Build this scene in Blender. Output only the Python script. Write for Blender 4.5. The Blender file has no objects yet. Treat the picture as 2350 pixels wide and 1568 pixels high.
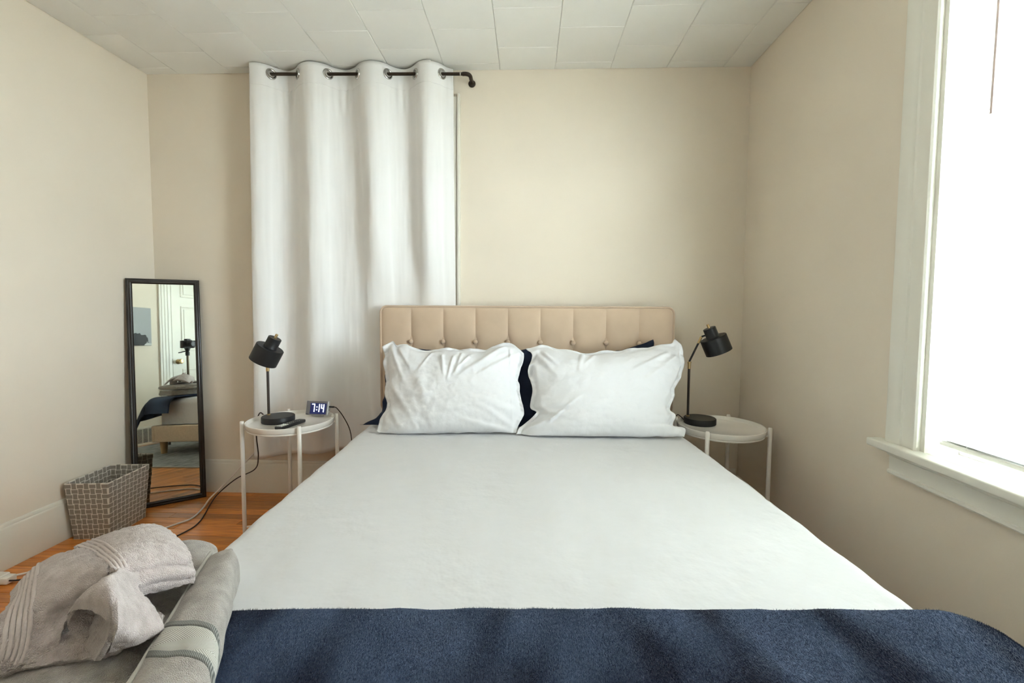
import bpy, bmesh, math, random
import numpy as np
from mathutils import Vector, Matrix, noise
from math import sin, cos, pi, radians, sqrt, exp

random.seed(7)
SC = bpy.context.scene
COL = SC.collection
R_ = radians

# ------------------------------------------------------------------ camera
CAM = Vector((0.0, 0.0, 1.10))
YAW, PITCH, ROLL = 0.0355, 0.0568, 0.0055
FPX = 1044.0
fw = Vector((-sin(YAW) * cos(PITCH), cos(YAW) * cos(PITCH), -sin(PITCH)))
r0 = Vector((cos(YAW), sin(YAW), 0.0))
u0 = r0.cross(fw)
cr = r0 * cos(ROLL) + u0 * sin(ROLL)
cu = -r0 * sin(ROLL) + u0 * cos(ROLL)
cam_d = bpy.data.cameras.new("camera")
cam_d.sensor_fit = 'HORIZONTAL'
cam_d.sensor_width = 36.0
cam_d.lens = FPX * 36.0 / 2350.0
cam_d.shift_y = -18.55 / 2350.0
cam_d.clip_start = 0.01
cam_o = bpy.data.objects.new("camera", cam_d)
cam_o.matrix_world = Matrix(((cr.x, cu.x, -fw.x, CAM.x), (cr.y, cu.y, -fw.y, CAM.y),
                             (cr.z, cu.z, -fw.z, CAM.z), (0, 0, 0, 1)))
COL.objects.link(cam_o)
SC.camera = cam_o

# ------------------------------------------------------------------ world, exposure, lights
SKY_STRENGTH = 28.0
FILL_X, FILL_Y, FILL_POWER = -.30, .62, 8.0  # added fill light overhead, not a known fixture of the room
SKY_COLOR = (0.81, 0.91, 1.0, 1)
world = bpy.data.worlds.new("overcast_sky")
SC.world = world
world.use_nodes = True
bg = world.node_tree.nodes.get("Background") or world.node_tree.nodes.new("ShaderNodeBackground")
bg.inputs["Color"].default_value = SKY_COLOR
bg.inputs["Strength"].default_value = SKY_STRENGTH
vs = SC.view_settings
vs.view_transform = 'Standard'
vs.look = 'None'
vs.gamma = 1.0
vs.use_curve_mapping = False
vs.exposure = 1.25
cy = SC.cycles
cy.max_bounces = 12
cy.diffuse_bounces = 8
cy.adaptive_threshold = 0.02
cy.glossy_bounces = 4
cy.transparent_max_bounces = 16
cy.sample_clamp_indirect = 12.0
cy.caustics_reflective = False
cy.caustics_refractive = False

# room box (metres)
XL, XR, YF, YB, ZC = -2.172, 1.194, -0.50, 2.583, 2.407
# window opening in the right wall
WY0, WY1, WZ0, WZ1 = 0.60, 1.400, 0.660, 2.10

pd = bpy.data.lights.new("window_portal", 'AREA')
pd.shape = 'RECTANGLE'; pd.size = WY1 - WY0; pd.size_y = WZ1 - WZ0
pd.cycles.is_portal = True
po = bpy.data.objects.new("window_portal", pd)
po.location = (XR + 0.17, (WY0 + WY1) / 2, (WZ0 + WZ1) / 2)
po.rotation_euler = (pi / 2, 0, pi / 2)
COL.objects.link(po)

# ------------------------------------------------------------------ helpers
def tag(o, label=None, cat=None, group=None, kind=None):
    if label: o["label"] = label
    if cat: o["category"] = cat
    if group: o["group"] = group
    if kind: o["kind"] = kind
    return o

def empty(name, loc=(0, 0, 0), rz=0.0):
    o = bpy.data.objects.new(name, None)
    o.empty_display_size = 0.05
    COL.objects.link(o)
    o.location = loc
    o.rotation_euler = (0, 0, rz)
    return o

def link(name, me, mat=None, parent=None, smooth=False):
    if mat is not None and len(me.materials) == 0:
        for m in (mat if isinstance(mat, (list, tuple)) else [mat]):
            me.materials.append(m)
    if smooth:
        me.polygons.foreach_set("use_smooth", [True] * len(me.polygons))
    o = bpy.data.objects.new(name, me)
    COL.objects.link(o)
    if parent is not None:
        o.parent = parent
    return o

def from_bm(name, bm, mat=None, parent=None, smooth=False, angle=None):
    me = bpy.data.meshes.new(name)
    bm.normal_update()
    bm.to_mesh(me); bm.free()
    o = link(name, me, mat, parent, smooth or angle is not None)
    if angle is not None:
        try:
            me.set_sharp_from_angle(angle=angle)
        except Exception:
            pass
    return o

def pyd(name, v, f, mat=None, parent=None, smooth=False):
    me = bpy.data.meshes.new(name)
    me.from_pydata([tuple(p) for p in v], [], f)
    me.update()
    return link(name, me, mat, parent, smooth)

def bbox(bm, x0, x1, y0, y1, z0, z1, bev=0.0, seg=2, M=None):
    r = bmesh.ops.create_cube(bm, size=1.0)
    vs_ = r["verts"]
    for v in vs_:
        v.co = Vector((x0 + (v.co.x + .5) * (x1 - x0), y0 + (v.co.y + .5) * (y1 - y0), z0 + (v.co.z + .5) * (z1 - z0)))
    if bev > 0:
        es = list({e for v in vs_ for e in v.link_edges})
        rr = bmesh.ops.bevel(bm, geom=es, offset=bev, segments=seg, affect='EDGES', profile=0.5)
        vs_ = [v for v in rr["verts"]] + [v for v in vs_ if v.is_valid]
    if M is not None:
        for v in set(vs_):
            if v.is_valid: v.co = M @ v.co
    return vs_

def box(name, x0, x1, y0, y1, z0, z1, mat, parent=None, bev=0.0, seg=2):
    bm = bmesh.new()
    bbox(bm, min(x0, x1), max(x0, x1), min(y0, y1), max(y0, y1), min(z0, z1), max(z0, z1), bev, seg)
    return from_bm(name, bm, mat, parent, angle=R_(35) if bev > 0 else None)

def cat_rom(pts, n):
    P = [Vector(p) for p in pts]
    P = [P[0] * 2 - P[1]] + P + [P[-1] * 2 - P[-2]]
    out = []
    for i in range(1, len(P) - 2):
        a, b, c_, d = P[i - 1], P[i], P[i + 1], P[i + 2]
        for k in range(n):
            t = k / n
            out.append(0.5 * ((2 * b) + (c_ - a) * t + (2 * a - 5 * b + 4 * c_ - d) * t * t + (3 * b - a - 3 * c_ + d) * t ** 3))
    out.append(P[-2])
    return out

def tube_bm(bm, pts, rad, seg=8, closed=False, cap=True):
    pts = [Vector(p) for p in pts]
    n = len(pts)
    rr = rad if isinstance(rad, (list, tuple)) else [rad] * n
    t0 = (pts[1] - pts[0]).normalized()
    up = Vector((0, 0, 1)) if abs(t0.z) < .9 else Vector((1, 0, 0))
    nrm = (up - t0 * up.dot(t0)).normalized()
    rings = []
    for i, p in enumerate(pts):
        if closed:
            t = (pts[(i + 1) % n] - pts[i - 1]).normalized()
        elif i == 0: t = (pts[1] - p).normalized()
        elif i == n - 1: t = (p - pts[i - 1]).normalized()
        else: t = (pts[i + 1] - pts[i - 1]).normalized()
        nrm = (nrm - t * nrm.dot(t))
        nrm = nrm.normalized() if nrm.length > 1e-6 else Vector((1, 0, 0))
        b = t.cross(nrm)
        rings.append([bm.verts.new(p + (nrm * cos(2 * pi * k / seg) + b * sin(2 * pi * k / seg)) * rr[i]) for k in range(seg)])
    m = n if closed else n - 1
    for i in range(m):
        A, B = rings[i], rings[(i + 1) % n]
        for k in range(seg):
            bm.faces.new((A[k], A[(k + 1) % seg], B[(k + 1) % seg], B[k]))
    if cap and not closed:
        bm.faces.new(list(reversed(rings[0]))); bm.faces.new(rings[-1])

def tube(name, pts, rad, mat, parent=None, seg=8, closed=False, smoothn=0):
    if smoothn: pts = cat_rom(pts, smoothn)
    bm = bmesh.new()
    tube_bm(bm, pts, rad, seg, closed)
    return from_bm(name, bm, mat, parent, angle=R_(50))

def lathe_bm(bm, prof, seg=32, M=None):
    rings = []
    for r, z in prof:
        if r < 1e-6:
            p = Vector((0, 0, z)); rings.append([bm.verts.new(M @ p if M else p)])
        else:
            ring = []
            for k in range(seg):
                p = Vector((r * cos(2 * pi * k / seg), r * sin(2 * pi * k / seg), z))
                ring.append(bm.verts.new(M @ p if M else p))
            rings.append(ring)
    for A, B in zip(rings, rings[1:]):
        for k in range(seg):
            k2 = (k + 1) % seg
            if len(A) == 1 and len(B) == 1: continue
            if len(A) == 1: bm.faces.new((A[0], B[k2], B[k]))
            elif len(B) == 1: bm.faces.new((A[k], A[k2], B[0]))
            else: bm.faces.new((A[k], A[k2], B[k2], B[k]))

def lathe(name, prof, mat, parent=None, seg=32, M=None, ang=35):
    bm = bmesh.new(); lathe_bm(bm, prof, seg, M)
    bmesh.ops.recalc_face_normals(bm, faces=bm.faces)
    return from_bm(name, bm, mat, parent, angle=R_(ang))

def grid(name, fn, nu, nv, mat, parent=None, smooth=True, wrap_u=False):
    v = []
    for j in range(nv + 1):
        for i in range(nu + (0 if wrap_u else 1)):
            v.append(fn(i / nu, j / nv))
    w = nu if wrap_u else nu + 1
    f = []
    for j in range(nv):
        for i in range(nu):
            i2 = (i + 1) % w if wrap_u else i + 1
            f.append((j * w + i, j * w + i2, (j + 1) * w + i2, (j + 1) * w + i))
    return pyd(name, v, f, mat, parent, smooth)

def axis_matrix(origin, axis):
    z = Vector(axis).normalized()
    x = Vector((0, 1, 0)).cross(z)
    if x.length < 1e-4: x = Vector((1, 0, 0))
    x.normalize(); y = z.cross(x)
    return Matrix(((x.x, y.x, z.x, origin[0]), (x.y, y.y, z.y, origin[1]), (x.z, y.z, z.z, origin[2]), (0, 0, 0, 1)))

def sstep(a, b, x):
    t = min(1.0, max(0.0, (x - a) / (b - a)))
    return t * t * (3 - 2 * t)

def fbm(x, y, z, o=3):
    return noise.fractal(Vector((x, y, z)), 1.0, 2.0, o)

# ------------------------------------------------------------------ materials
def mat(name, col, rough=0.6, var=0.0, vscale=6.0, bump=0.0, bscale=200.0, metal=0.0, sheen=0.0, spec=0.4,
        stretch=(1, 1, 1), coat=0.0, rand=0.0, dark=None, bdist=0.002, coords="Object", detail=3.0, contrast=.20):
    m = bpy.data.materials.new(name)
    m.use_nodes = True
    nt = m.node_tree; N = nt.nodes; L = nt.links
    b = N["Principled BSDF"]
    b.inputs["Base Color"].default_value = (*col, 1)
    b.inputs["Roughness"].default_value = rough
    b.inputs["Metallic"].default_value = metal
    b.inputs["Specular IOR Level"].default_value = spec
    b.inputs["Sheen Weight"].default_value = sheen
    b.inputs["Coat Weight"].default_value = coat
    tc = N.new("ShaderNodeTexCoord"); mp = N.new("ShaderNodeMapping")
    L.new(tc.outputs[coords], mp.inputs["Vector"]); mp.inputs["Scale"].default_value = stretch
    if var > 0 or rand > 0:
        n1 = N.new("ShaderNodeTexNoise"); n1.inputs["Scale"].default_value = vscale; n1.inputs["Detail"].default_value = detail
        L.new(mp.outputs["Vector"], n1.inputs["Vector"])
        mx = N.new("ShaderNodeMix"); mx.data_type = 'RGBA'
        d = dark if dark else tuple(c * (1 - var) for c in col)
        mx.inputs[6].default_value = (*d, 1); mx.inputs[7].default_value = (*col, 1)
        rm = N.new("ShaderNodeMapRange"); rm.inputs[1].default_value = .5 - contrast; rm.inputs[2].default_value = .5 + contrast
        L.new(n1.outputs["Fac"], rm.inputs[0]); L.new(rm.outputs[0], mx.inputs[0])
        out = mx.outputs[2]
        if rand > 0:
            oi = N.new("ShaderNodeObjectInfo"); hs = N.new("ShaderNodeHueSaturation")
            r2 = N.new("ShaderNodeMapRange"); r2.inputs[3].default_value = 1 - rand; r2.inputs[4].default_value = 1 + rand
            L.new(oi.outputs["Random"], r2.inputs[0]); L.new(r2.outputs[0], hs.inputs["Value"])
            L.new(out, hs.inputs["Color"]); out = hs.outputs[0]
        L.new(out, b.inputs["Base Color"])
    if bump > 0:
        n2 = N.new("ShaderNodeTexNoise"); n2.inputs["Scale"].default_value = bscale; n2.inputs["Detail"].default_value = 3
        L.new(mp.outputs["Vector"], n2.inputs["Vector"])
        bp = N.new("ShaderNodeBump"); bp.inputs["Strength"].default_value = bump; bp.inputs["Distance"].default_value = bdist
        L.new(n2.outputs["Fac"], bp.inputs["Height"]); L.new(bp.outputs["Normal"], b.inputs["Normal"])
    return m

def emis(name, col, s):
    m = bpy.data.materials.new(name); m.use_nodes = True
    b = m.node_tree.nodes["Principled BSDF"]
    b.inputs["Base Color"].default_value = (*col, 1)
    b.inputs["Emission Color"].default_value = (*col, 1); b.inputs["Emission Strength"].default_value = s
    return m

def glass_mat(name):
    m = bpy.data.materials.new(name); m.use_nodes = True
    nt = m.node_tree; N = nt.nodes; L = nt.links
    N.remove(N["Principled BSDF"])
    tr = N.new("ShaderNodeBsdfTransparent"); tr.inputs[0].default_value = (.97, .98, .97, 1)
    gl = N.new("ShaderNodeBsdfGlossy"); gl.inputs["Roughness"].default_value = 0.0
    mx = N.new("ShaderNodeMixShader"); mx.inputs[0].default_value = 0.05
    L.new(tr.outputs[0], mx.inputs[1]); L.new(gl.outputs[0], mx.inputs[2])
    L.new(mx.outputs[0], N["Material Output"].inputs[0])
    return m

M_WALL = mat("wall_paint", (.735, .665, .56), .75, var=.05, vscale=2.0, bump=.12, bscale=160, spec=.25)
M_CEIL = mat("ceiling_tile_paint", (.80, .795, .755), .8, var=.05, vscale=2.5, bump=.15, bscale=180, spec=.2)
M_TRIM = mat("trim_paint", (.74, .71, .63), .38, var=.04, vscale=4, spec=.4, bump=.04, bscale=60)
M_TRIMW = mat("window_trim_paint", (.76, .75, .68), .4, var=.04, vscale=4, spec=.4, bump=.04, bscale=60)
M_WOOD = mat("floor_wood", (.68, .26, .052), .32, var=.5, vscale=5, stretch=(1.2, 14, 14), rand=.28, spec=.45,
             bump=.08, bscale=30, dark=(.42, .13, .025), coat=.15)
M_UNDER = mat("floor_base", (.12, .05, .02), .7)
M_SHEET = mat("white_cotton", (.605, .61, .625), .85, var=.02, vscale=3, bump=.75, bscale=16, sheen=.15, spec=.2, bdist=.006, detail=6)
M_PILLOW = mat("white_pillowcase", (.68, .685, .70), .85, var=.02, vscale=3, bump=.65, bscale=30, sheen=.15, spec=.2, bdist=.004)
M_NAVYC = mat("navy_cotton", (.016, .027, .06), .8, var=.3, vscale=8, bump=.2, bscale=60, sheen=.1, spec=.2)
M_HEAD = mat("beige_velvet", (.56, .43, .315), .8, var=.08, vscale=9, bump=.15, bscale=500, sheen=.35, spec=.2)
M_FRAME = mat("beige_linen", (.60, .48, .36), .85, var=.12, vscale=60, bump=.25, bscale=600, sheen=.1, spec=.2)
M_LEGW = mat("tan_wood", (.42, .27, .13), .5, var=.2, vscale=10, stretch=(8, 8, 1))
M_BLACK = mat("matte_black_metal", (.012, .012, .013), .45, var=.2, vscale=20, spec=.4, bump=.05, bscale=500)
M_BRASS = mat("aged_brass", (.55, .40, .20), .28, metal=1.0)
M_CHROME = mat("grommet_metal", (.55, .54, .52), .22, metal=1.0)
M_BRONZE = mat("bronze_rod", (.035, .022, .012), .32, var=.4, vscale=30, spec=.6, metal=.4)
M_WHITE = mat("white_powder_coat", (.80, .77, .72), .35, spec=.5, var=.02, vscale=5)
M_TRAY = mat("white_tray", (.80, .77, .72), .16, spec=.6, var=.02, vscale=5)
M_PLASTIC = mat("black_plastic", (.015, .015, .016), .4, spec=.5)
M_GREYP = mat("silver_plastic", (.35, .35, .36), .3, spec=.5)
M_RUBBERW = mat("white_cord_rubber", (.72, .66, .60), .5)
M_RUBBERB = mat("dark_cord_rubber", (.03, .018, .014), .5)
M_CURT = mat("white_curtain", (.76, .755, .745), .9, var=.02, vscale=4, bump=.12, bscale=400, sheen=.2, spec=.15)
M_GLASS = glass_mat("window_glass")
M_BLIND = mat("white_blind_vinyl", (.84, .84, .80), .4, spec=.4)
M_MIRROR = mat("mirror_glass", (.80, .86, .82), .015, metal=1.0)
M_MFRAME = mat("dark_mirror_frame", (.02, .016, .012), .3, spec=.5, var=.3, vscale=30)
M_RUG = mat("grey_rug", (.36, .36, .35), .95, var=.6, vscale=7, stretch=(1.5, 6, 1), bump=.8, bscale=160, spec=.1, detail=6, dark=(.12, .125, .13))

# ------------------------------------------------------------------ room shell
T = 0.14
def struct(o, label, cat):
    return tag(o, label, cat, kind="structure")

fl = struct(box("floor", XL - T, XR + T, YF - T, YB + T, -0.10, -0.018, M_UNDER), "orange brown wood strip floor across the room", "floor")
PW = 0.0571
row = 0
y = YB
plank_cache = {}
while y > YF + .001:
    y1 = y; y0 = max(YF, y - PW)
    x = XL - random.uniform(0, .7)
    while x < XR:
        ln = random.choice([.6, .8, 1.0, 1.25, 1.5])
        xa, xb = max(x, XL), min(x + ln, XR)
        if xb - xa > .02:
            key = (round(xb - xa, 3), round(y1 - y0, 4))
            if key not in plank_cache:
                bm = bmesh.new()
                w, h, d = key[0] / 2 - .0006, key[1] / 2 - .0006, .018
                c = .0012
                V = [bm.verts.new(p) for p in ((-w, -h, -d), (w, -h, -d), (w, h, -d), (-w, h, -d), (-w, -h, -c), (w, -h, -c), (w, h, -c), (-w, h, -c),
                                              (-w + c, -h + c, 0), (w - c, -h + c, 0), (w - c, h - c, 0), (-w + c, h - c, 0))]
                for a in range(4):
                    b2 = (a + 1) % 4
                    bm.faces.new((V[a], V[b2], V[4 + b2], V[4 + a])); bm.faces.new((V[4 + a], V[4 + b2], V[8 + b2], V[8 + a]))
                bm.faces.new((V[8], V[9], V[10], V[11]))
                me = bpy.data.meshes.new("plank"); bm.to_mesh(me); bm.free(); me.materials.append(M_WOOD)
                plank_cache[key] = me
            o = link("plank", plank_cache[key], None, fl)
            o.location = ((xa + xb) / 2, (y0 + y1) / 2, random.uniform(-.0006, .0003))
        x += ln
    y -= PW
    row += 1

ce = struct(box("ceiling", XL - T, XR + T, YF - T, YB + T, ZC + .014, ZC + .12, M_CEIL), "white ceiling of square tiles in staggered columns", "ceiling")
TW_ = 0.3025
k0 = int(math.floor((XL + .166) / TW_)) - 1
for k in range(k0, 8):
    xa, xb = -.166 + k * TW_, -.166 + (k + 1) * TW_
    xa, xb = max(xa, XL), min(xb, XR)
    if xb - xa < .01: continue
    ybase = 2.062 if k % 2 == 0 else 2.208
    for j in range(-10, 4):
        ya, yb = ybase + j * .305, ybase + (j + 1) * .305
        ya, yb = max(ya, YF), min(yb, YB)
        if yb - ya < .01: continue
        g, c = .0003, .0030
        w, h = (xb - xa) / 2 - g, (yb - ya) / 2 - g
        v = [(-w, -h, .014), (w, -h, .014), (w, h, .014), (-w, h, .014), (-w, -h, c), (w, -h, c), (w, h, c), (-w, h, c),
             (-w + c, -h + c, 0), (w - c, -h + c, 0), (w - c, h - c, 0), (-w + c, h - c, 0)]
        f = [(11, 10, 9, 8)]
        for a in range(4):
            b2 = (a + 1) % 4
            f += [(4 + a, 4 + b2, b2, a), (8 + a, 8 + b2, 4 + b2, 4 + a)]
        o = pyd("ceiling_tile", v, f, M_CEIL, ce)
        o.location = ((xa + xb) / 2, (ya + yb) / 2, ZC + random.uniform(-.0006, .0006))
        o.rotation_euler = (random.uniform(-.0015, .0015), random.uniform(-.0015, .0015), 0)

struct(box("wall_left", XL - T, XL, YF - T, YB + T, -.02, ZC + .014, M_WALL), "pale beige painted wall on the left", "wall")
struct(box("wall_back", XL, XR, YB, YB + T, -.02, ZC + .014, M_WALL), "beige painted wall behind the headboard", "wall")
bm = bmesh.new()
for (ya, yb, za, zb) in ((YF - T, WY0, -.02, ZC + .014), (WY1, YB + T, -.02, ZC + .014), (WY0, WY1, -.02, WZ0), (WY0, WY1, WZ1, ZC + .014)):
    bbox(bm, XR, XR + T, ya, yb, za, zb)
struct(from_bm("wall_right", bm, M_WALL), "beige painted wall holding the bright window", "wall")
struct(box("wall_front", XL, XR, YF - T, YF, -.02, ZC + .014, M_WALL), "pale wall seen in the mirror beside the white door", "wall")

# baseboards with a cap moulding
def prism(name, prof, a, b, axis, mat_, parent=None, side=1):
    """profile (d, z): d = distance from the wall; run along the axis from a to b"""
    bm = bmesh.new()
    A, B = [], []
    for d, z in prof:
        if axis == 'xB': A.append((a, YB - d, z)); B.append((b, YB - d, z))
        elif axis == 'xF': A.append((a, YF + d, z)); B.append((b, YF + d, z))
        elif axis == 'yL': A.append((XL + d, a, z)); B.append((XL + d, b, z))
        elif axis == 'yR': A.append((XR - d, a, z)); B.append((XR - d, b, z))
    VA = [bm.verts.new(p) for p in A]; VB = [bm.verts.new(p) for p in B]
    n = len(prof)
    for i in range(n):
        j = (i + 1) % n
        bm.faces.new((VA[i], VA[j], VB[j], VB[i]))
    bm.faces.new(VA); bm.faces.new(list(reversed(VB)))
    bmesh.ops.recalc_face_normals(bm, faces=bm.faces)
    return from_bm(name, bm, mat_, parent, angle=R_(30))
BBP = [(0, .0), (.013, 0), (.013, .170), (.011, .176), (.009, .178), (.009, .186), (.006, .192), (0, .194)]
struct(prism("baseboard_left", BBP, YF, YB, 'yL', M_TRIM), "tall white baseboard along the left wall", "baseboard")
struct(prism("baseboard_back", BBP, XL + .013, XR - .013, 'xB', M_TRIM), "tall white baseboard under the curtain on the back wall", "baseboard")
struct(prism("baseboard_right", [(d, z * .80) for d, z in BBP], YF, YB, 'yR', M_TRIM), "white baseboard below the bright window", "baseboard")
bf = struct(prism("baseboard_front", BBP, XL + .013, -.055, 'xF', M_TRIM), "white baseboard beside the door, seen in the mirror", "baseboard")

# ------------------------------------------------------------------ window in the right wall
w1 = struct(empty("window_1", (XR, (WY0 + WY1) / 2, WZ0)), "bright sash window with white moulded casing in the right wall", "window")
def wpart(name, bm, m=M_TRIMW, par=w1, ang=30):
    o = from_bm(name, bm, m, par, angle=R_(ang))
    o.matrix_parent_inverse = w1.matrix_basis.inverted() if par == w1 else par.matrix_parent_inverse
    return o
bpy.context.view_layer.update()
def fix(o, p):
    """parent keeping world coordinates"""
    bpy.context.view_layer.update()
    o.parent = p
    o.matrix_parent_inverse = p.matrix_world.inverted()
    return o
CW = .115
def casing(y0, y1, z0, z1, vertical):
    bm = bmesh.new()
    # profile across width: distance from inner edge -> depth
    prof = [(0, 0), (0, .016), (.006, .020), (.013, .020), (.017, .014), (.022, .013), (.055, .015), (.060, .019), (.078, .019), (.083, .021), (.108, .022), (.115, .020), (.115, 0)]
    return prof, bm
def run_casing(pts_a, pts_b, name):
    bm = bmesh.new()
    VA = [bm.verts.new(p) for p in pts_a]; VB = [bm.verts.new(p) for p in pts_b]
    n = len(VA)
    for i in range(n - 1):
        bm.faces.new((VA[i], VA[i + 1], VB[i + 1], VB[i]))
    bm.faces.new(VA); bm.faces.new(list(reversed(VB)))
    bm.faces.new((VA[-1], VA[0], VB[0], VB[-1]))
    bmesh.ops.recalc_face_normals(bm, faces=bm.faces)
    o = from_bm(name, bm, M_TRIMW, None, angle=R_(25))
    return fix(o, w1)
cprof, _b = casing(0, 0, 0, 0, True); _b.free()
run_casing([(XR - d, WY1 + s, WZ0 + .012) for s, d in cprof], [(XR - d, WY1 + s, WZ1 + s) for s, d in cprof], "side_casing")
run_casing([(XR - d, WY0 - s, WZ0 + .012) for s, d in cprof], [(XR - d, WY0 - s, WZ1 + s) for s, d in cprof], "side_casing")
run_casing([(XR - d, WY0 - s, WZ1 + s) for s, d in cprof], [(XR - d, WY1 + s, WZ1 + s) for s, d in cprof], "head_casing")
# jamb lining
bm = bmesh.new()
bbox(bm, XR - .004, XR + T, WY1 - .014, WY1, WZ0, WZ1)
bbox(bm, XR - .004, XR + T, WY0, WY0 + .014, WZ0, WZ1)
bbox(bm, XR - .004, XR + T, WY0 + .014, WY1 - .014, WZ1 - .014, WZ1)
bbox(bm, XR + .070, XR + .085, WY1 - .026, WY1 - .014, WZ0, WZ1 - .014)
bbox(bm, XR + .070, XR + .085, WY0 + .014, WY0 + .026, WZ0, WZ1 - .014)
fix(from_bm("jamb", bm, M_TRIMW), w1)
# stool and apron
bm = bmesh.new(); bbox(bm, XR - .052, XR - .0, WY0 - CW - .04, WY1 + CW + .04, WZ0 - .014, WZ0 + .012, .005, 3)
bbox(bm, XR - .0, XR + T, WY0 + .001, WY1 - .001, WZ0 - .013, WZ0 + .011)
fix(from_bm("stool", bm, M_TRIMW, angle=R_(40)), w1)
aprof = [(0, WZ0 - .014), (.030, WZ0 - .014), (.028, WZ0 - .021), (.022, WZ0 - .024), (.020, WZ0 - .030), (.013, WZ0 - .034), (.012, WZ0 - .078),
         (.018, WZ0 - .080), (.019, WZ0 - .088), (.015, WZ0 - .093), (0, WZ0 - .094)]
o = prism("apron", aprof, WY0 - CW, WY1 + CW - .012, 'yR', M_TRIMW); fix(o, w1)
# sashes
def sash(name, xc, za, zb, th=.034, st=.045, top=.045, bot=.06):
    bm = bmesh.new()
    ya, yb = WY0 + .0145, WY1 - .0145
    bbox(bm, xc - th / 2, xc + th / 2, ya, ya + st, za, zb, .002, 1); bbox(bm, xc - th / 2, xc + th / 2, yb - st, yb, za, zb, .002, 1)
    bbox(bm, xc - th / 2, xc + th / 2, ya + st, yb - st, za, za + bot, .002, 1); bbox(bm, xc - th / 2, xc + th / 2, ya + st, yb - st, zb - top, zb, .002, 1)
    s = fix(from_bm(name, bm, M_TRIMW, angle=R_(30)), w1)
    p = box("pane", xc - .002, xc + .002, ya + st - .004, yb - st + .004, za + bot - .004, zb - top + .004, M_GLASS)
    fix(p, s)
    return s
ZM = 1.44
lo_s = sash("lower_sash", XR + .086 + .017, WZ0 + .0115, ZM + .02)
sash("upper_sash", XR + .121 + .0175, ZM - .02, WZ1 - .0145)
bm = bmesh.new(); bbox(bm, XR + .074, XR + .092, .985, 1.015, ZM + .02, ZM + .034, .003, 2); bbox(bm, XR + .064, XR + .078, .975, .998, ZM + .024, ZM + .032, .002, 2)
fix(from_bm("sash_lock", bm, M_BRASS), lo_s)

# ------------------------------------------------------------------ venetian blind
bl = tag(empty("window_blind", (XR + .042, (WY0 + WY1) / 2, WZ1 - .02)), "white mini blind with open slats hanging inside the bright window", "blind")
BX = XR + .036
SLAT_TILT = 16
YA, YC = WY0 + .022, WY1 - .030
def ladd(o): return fix(o, bl)
bm = bmesh.new(); bbox(bm, BX - .02, BX + .02, YA, YC, WZ1 - .045, WZ1 - .016, .003, 2); ladd(from_bm("headrail", bm, M_BLIND, angle=R_(40)))
# curved slat mesh (shared)
bm = bmesh.new()
npf = 7; hw = .0125
rows_ = []
for s in (-.5, .5):
    top_, bot_ = [], []
    for i in range(npf):
        a = (i / (npf - 1) - .5) * 2
        zz = .0022 * (1 - a * a)
        top_.append(bm.verts.new((a * hw, s * (YC - YA), zz + .0003))); bot_.append(bm.verts.new((a * hw, s * (YC - YA), zz - .0003)))
    rows_.append((top_, bot_))
for i in range(npf - 1):
    (t0, b0), (t1, b1) = rows_
    bm.faces.new((t0[i], t0[i + 1], t1[i + 1], t1[i])); bm.faces.new((b0[i + 1], b0[i], b1[i], b1[i + 1]))
for t_, b_ in rows_:
    bm.faces.new(t_ + list(reversed(b_)))
for i in (0, npf - 1):
    (t0, b0), (t1, b1) = rows_
    bm.faces.new((t0[i], b0[i], b1[i], t1[i]))
bmesh.ops.recalc_face_normals(bm, faces=bm.faces)
slat_me = bpy.data.meshes.new("slat"); bm.to_mesh(slat_me); bm.free(); slat_me.materials.append(M_BLIND)
slat_me.polygons.foreach_set("use_smooth", [True] * len(slat_me.polygons))
ZB = WZ0 + .050
nsl = int((WZ1 - .06 - ZB) / .0205)
for i in range(nsl):
    o = link("slat", slat_me, None, None)
    z = ZB + .016 + i * .0205 + (0 if i > 1 else (-.004 * (2 - i)))
    o.location = (BX + random.uniform(-.0006, .0006), (YA + YC) / 2, z)
    o.rotation_euler = (random.uniform(-.0012, .0012), R_(SLAT_TILT + random.uniform(-1.5, 1.5)), 0)
    o.parent = bl; o.matrix_parent_inverse = bl.matrix_basis.inverted()
bm = bmesh.new(); bbox(bm, BX - .0125, BX + .0125, YA, YC, ZB - .008, ZB + .006, .003, 2); ladd(from_bm("bottom_rail", bm, M_BLIND, angle=R_(40)))
for yy in (YC - .085, (YA + YC) / 2, YA + .085):
    bm = bmesh.new()
    for dx in (-.0135, .0135): tube_bm(bm, [(BX + dx, yy, ZB), (BX + dx, yy, WZ1 - .04)], .0006, 5)
    tube_bm(bm, [(BX, yy + .006, ZB), (BX, yy + .006, WZ1 - .04)], .0007, 5)
    ladd(from_bm("ladder_cord", bm, M_BLIND))
M_WAND = mat("clear_brown_wand", (.42, .33, .30), .25, spec=.6)
ladd(tube("wand", [(BX - .030, YC - .115, WZ1 - .06), (BX - .030, YC - .112, 1.61)], .0042, M_WAND, None, 6))

# exterior ground outside the window (far below, pale)
M_OUT = mat("pale_gravel", (.55, .53, .48), .9, var=.2, vscale=1.0)
tag(box("ground_outside", XR + 1.2, 60, -40, 40, -3.3, -3.0, M_OUT), "pale ground outside below the bright window", "ground", kind="structure")

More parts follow.
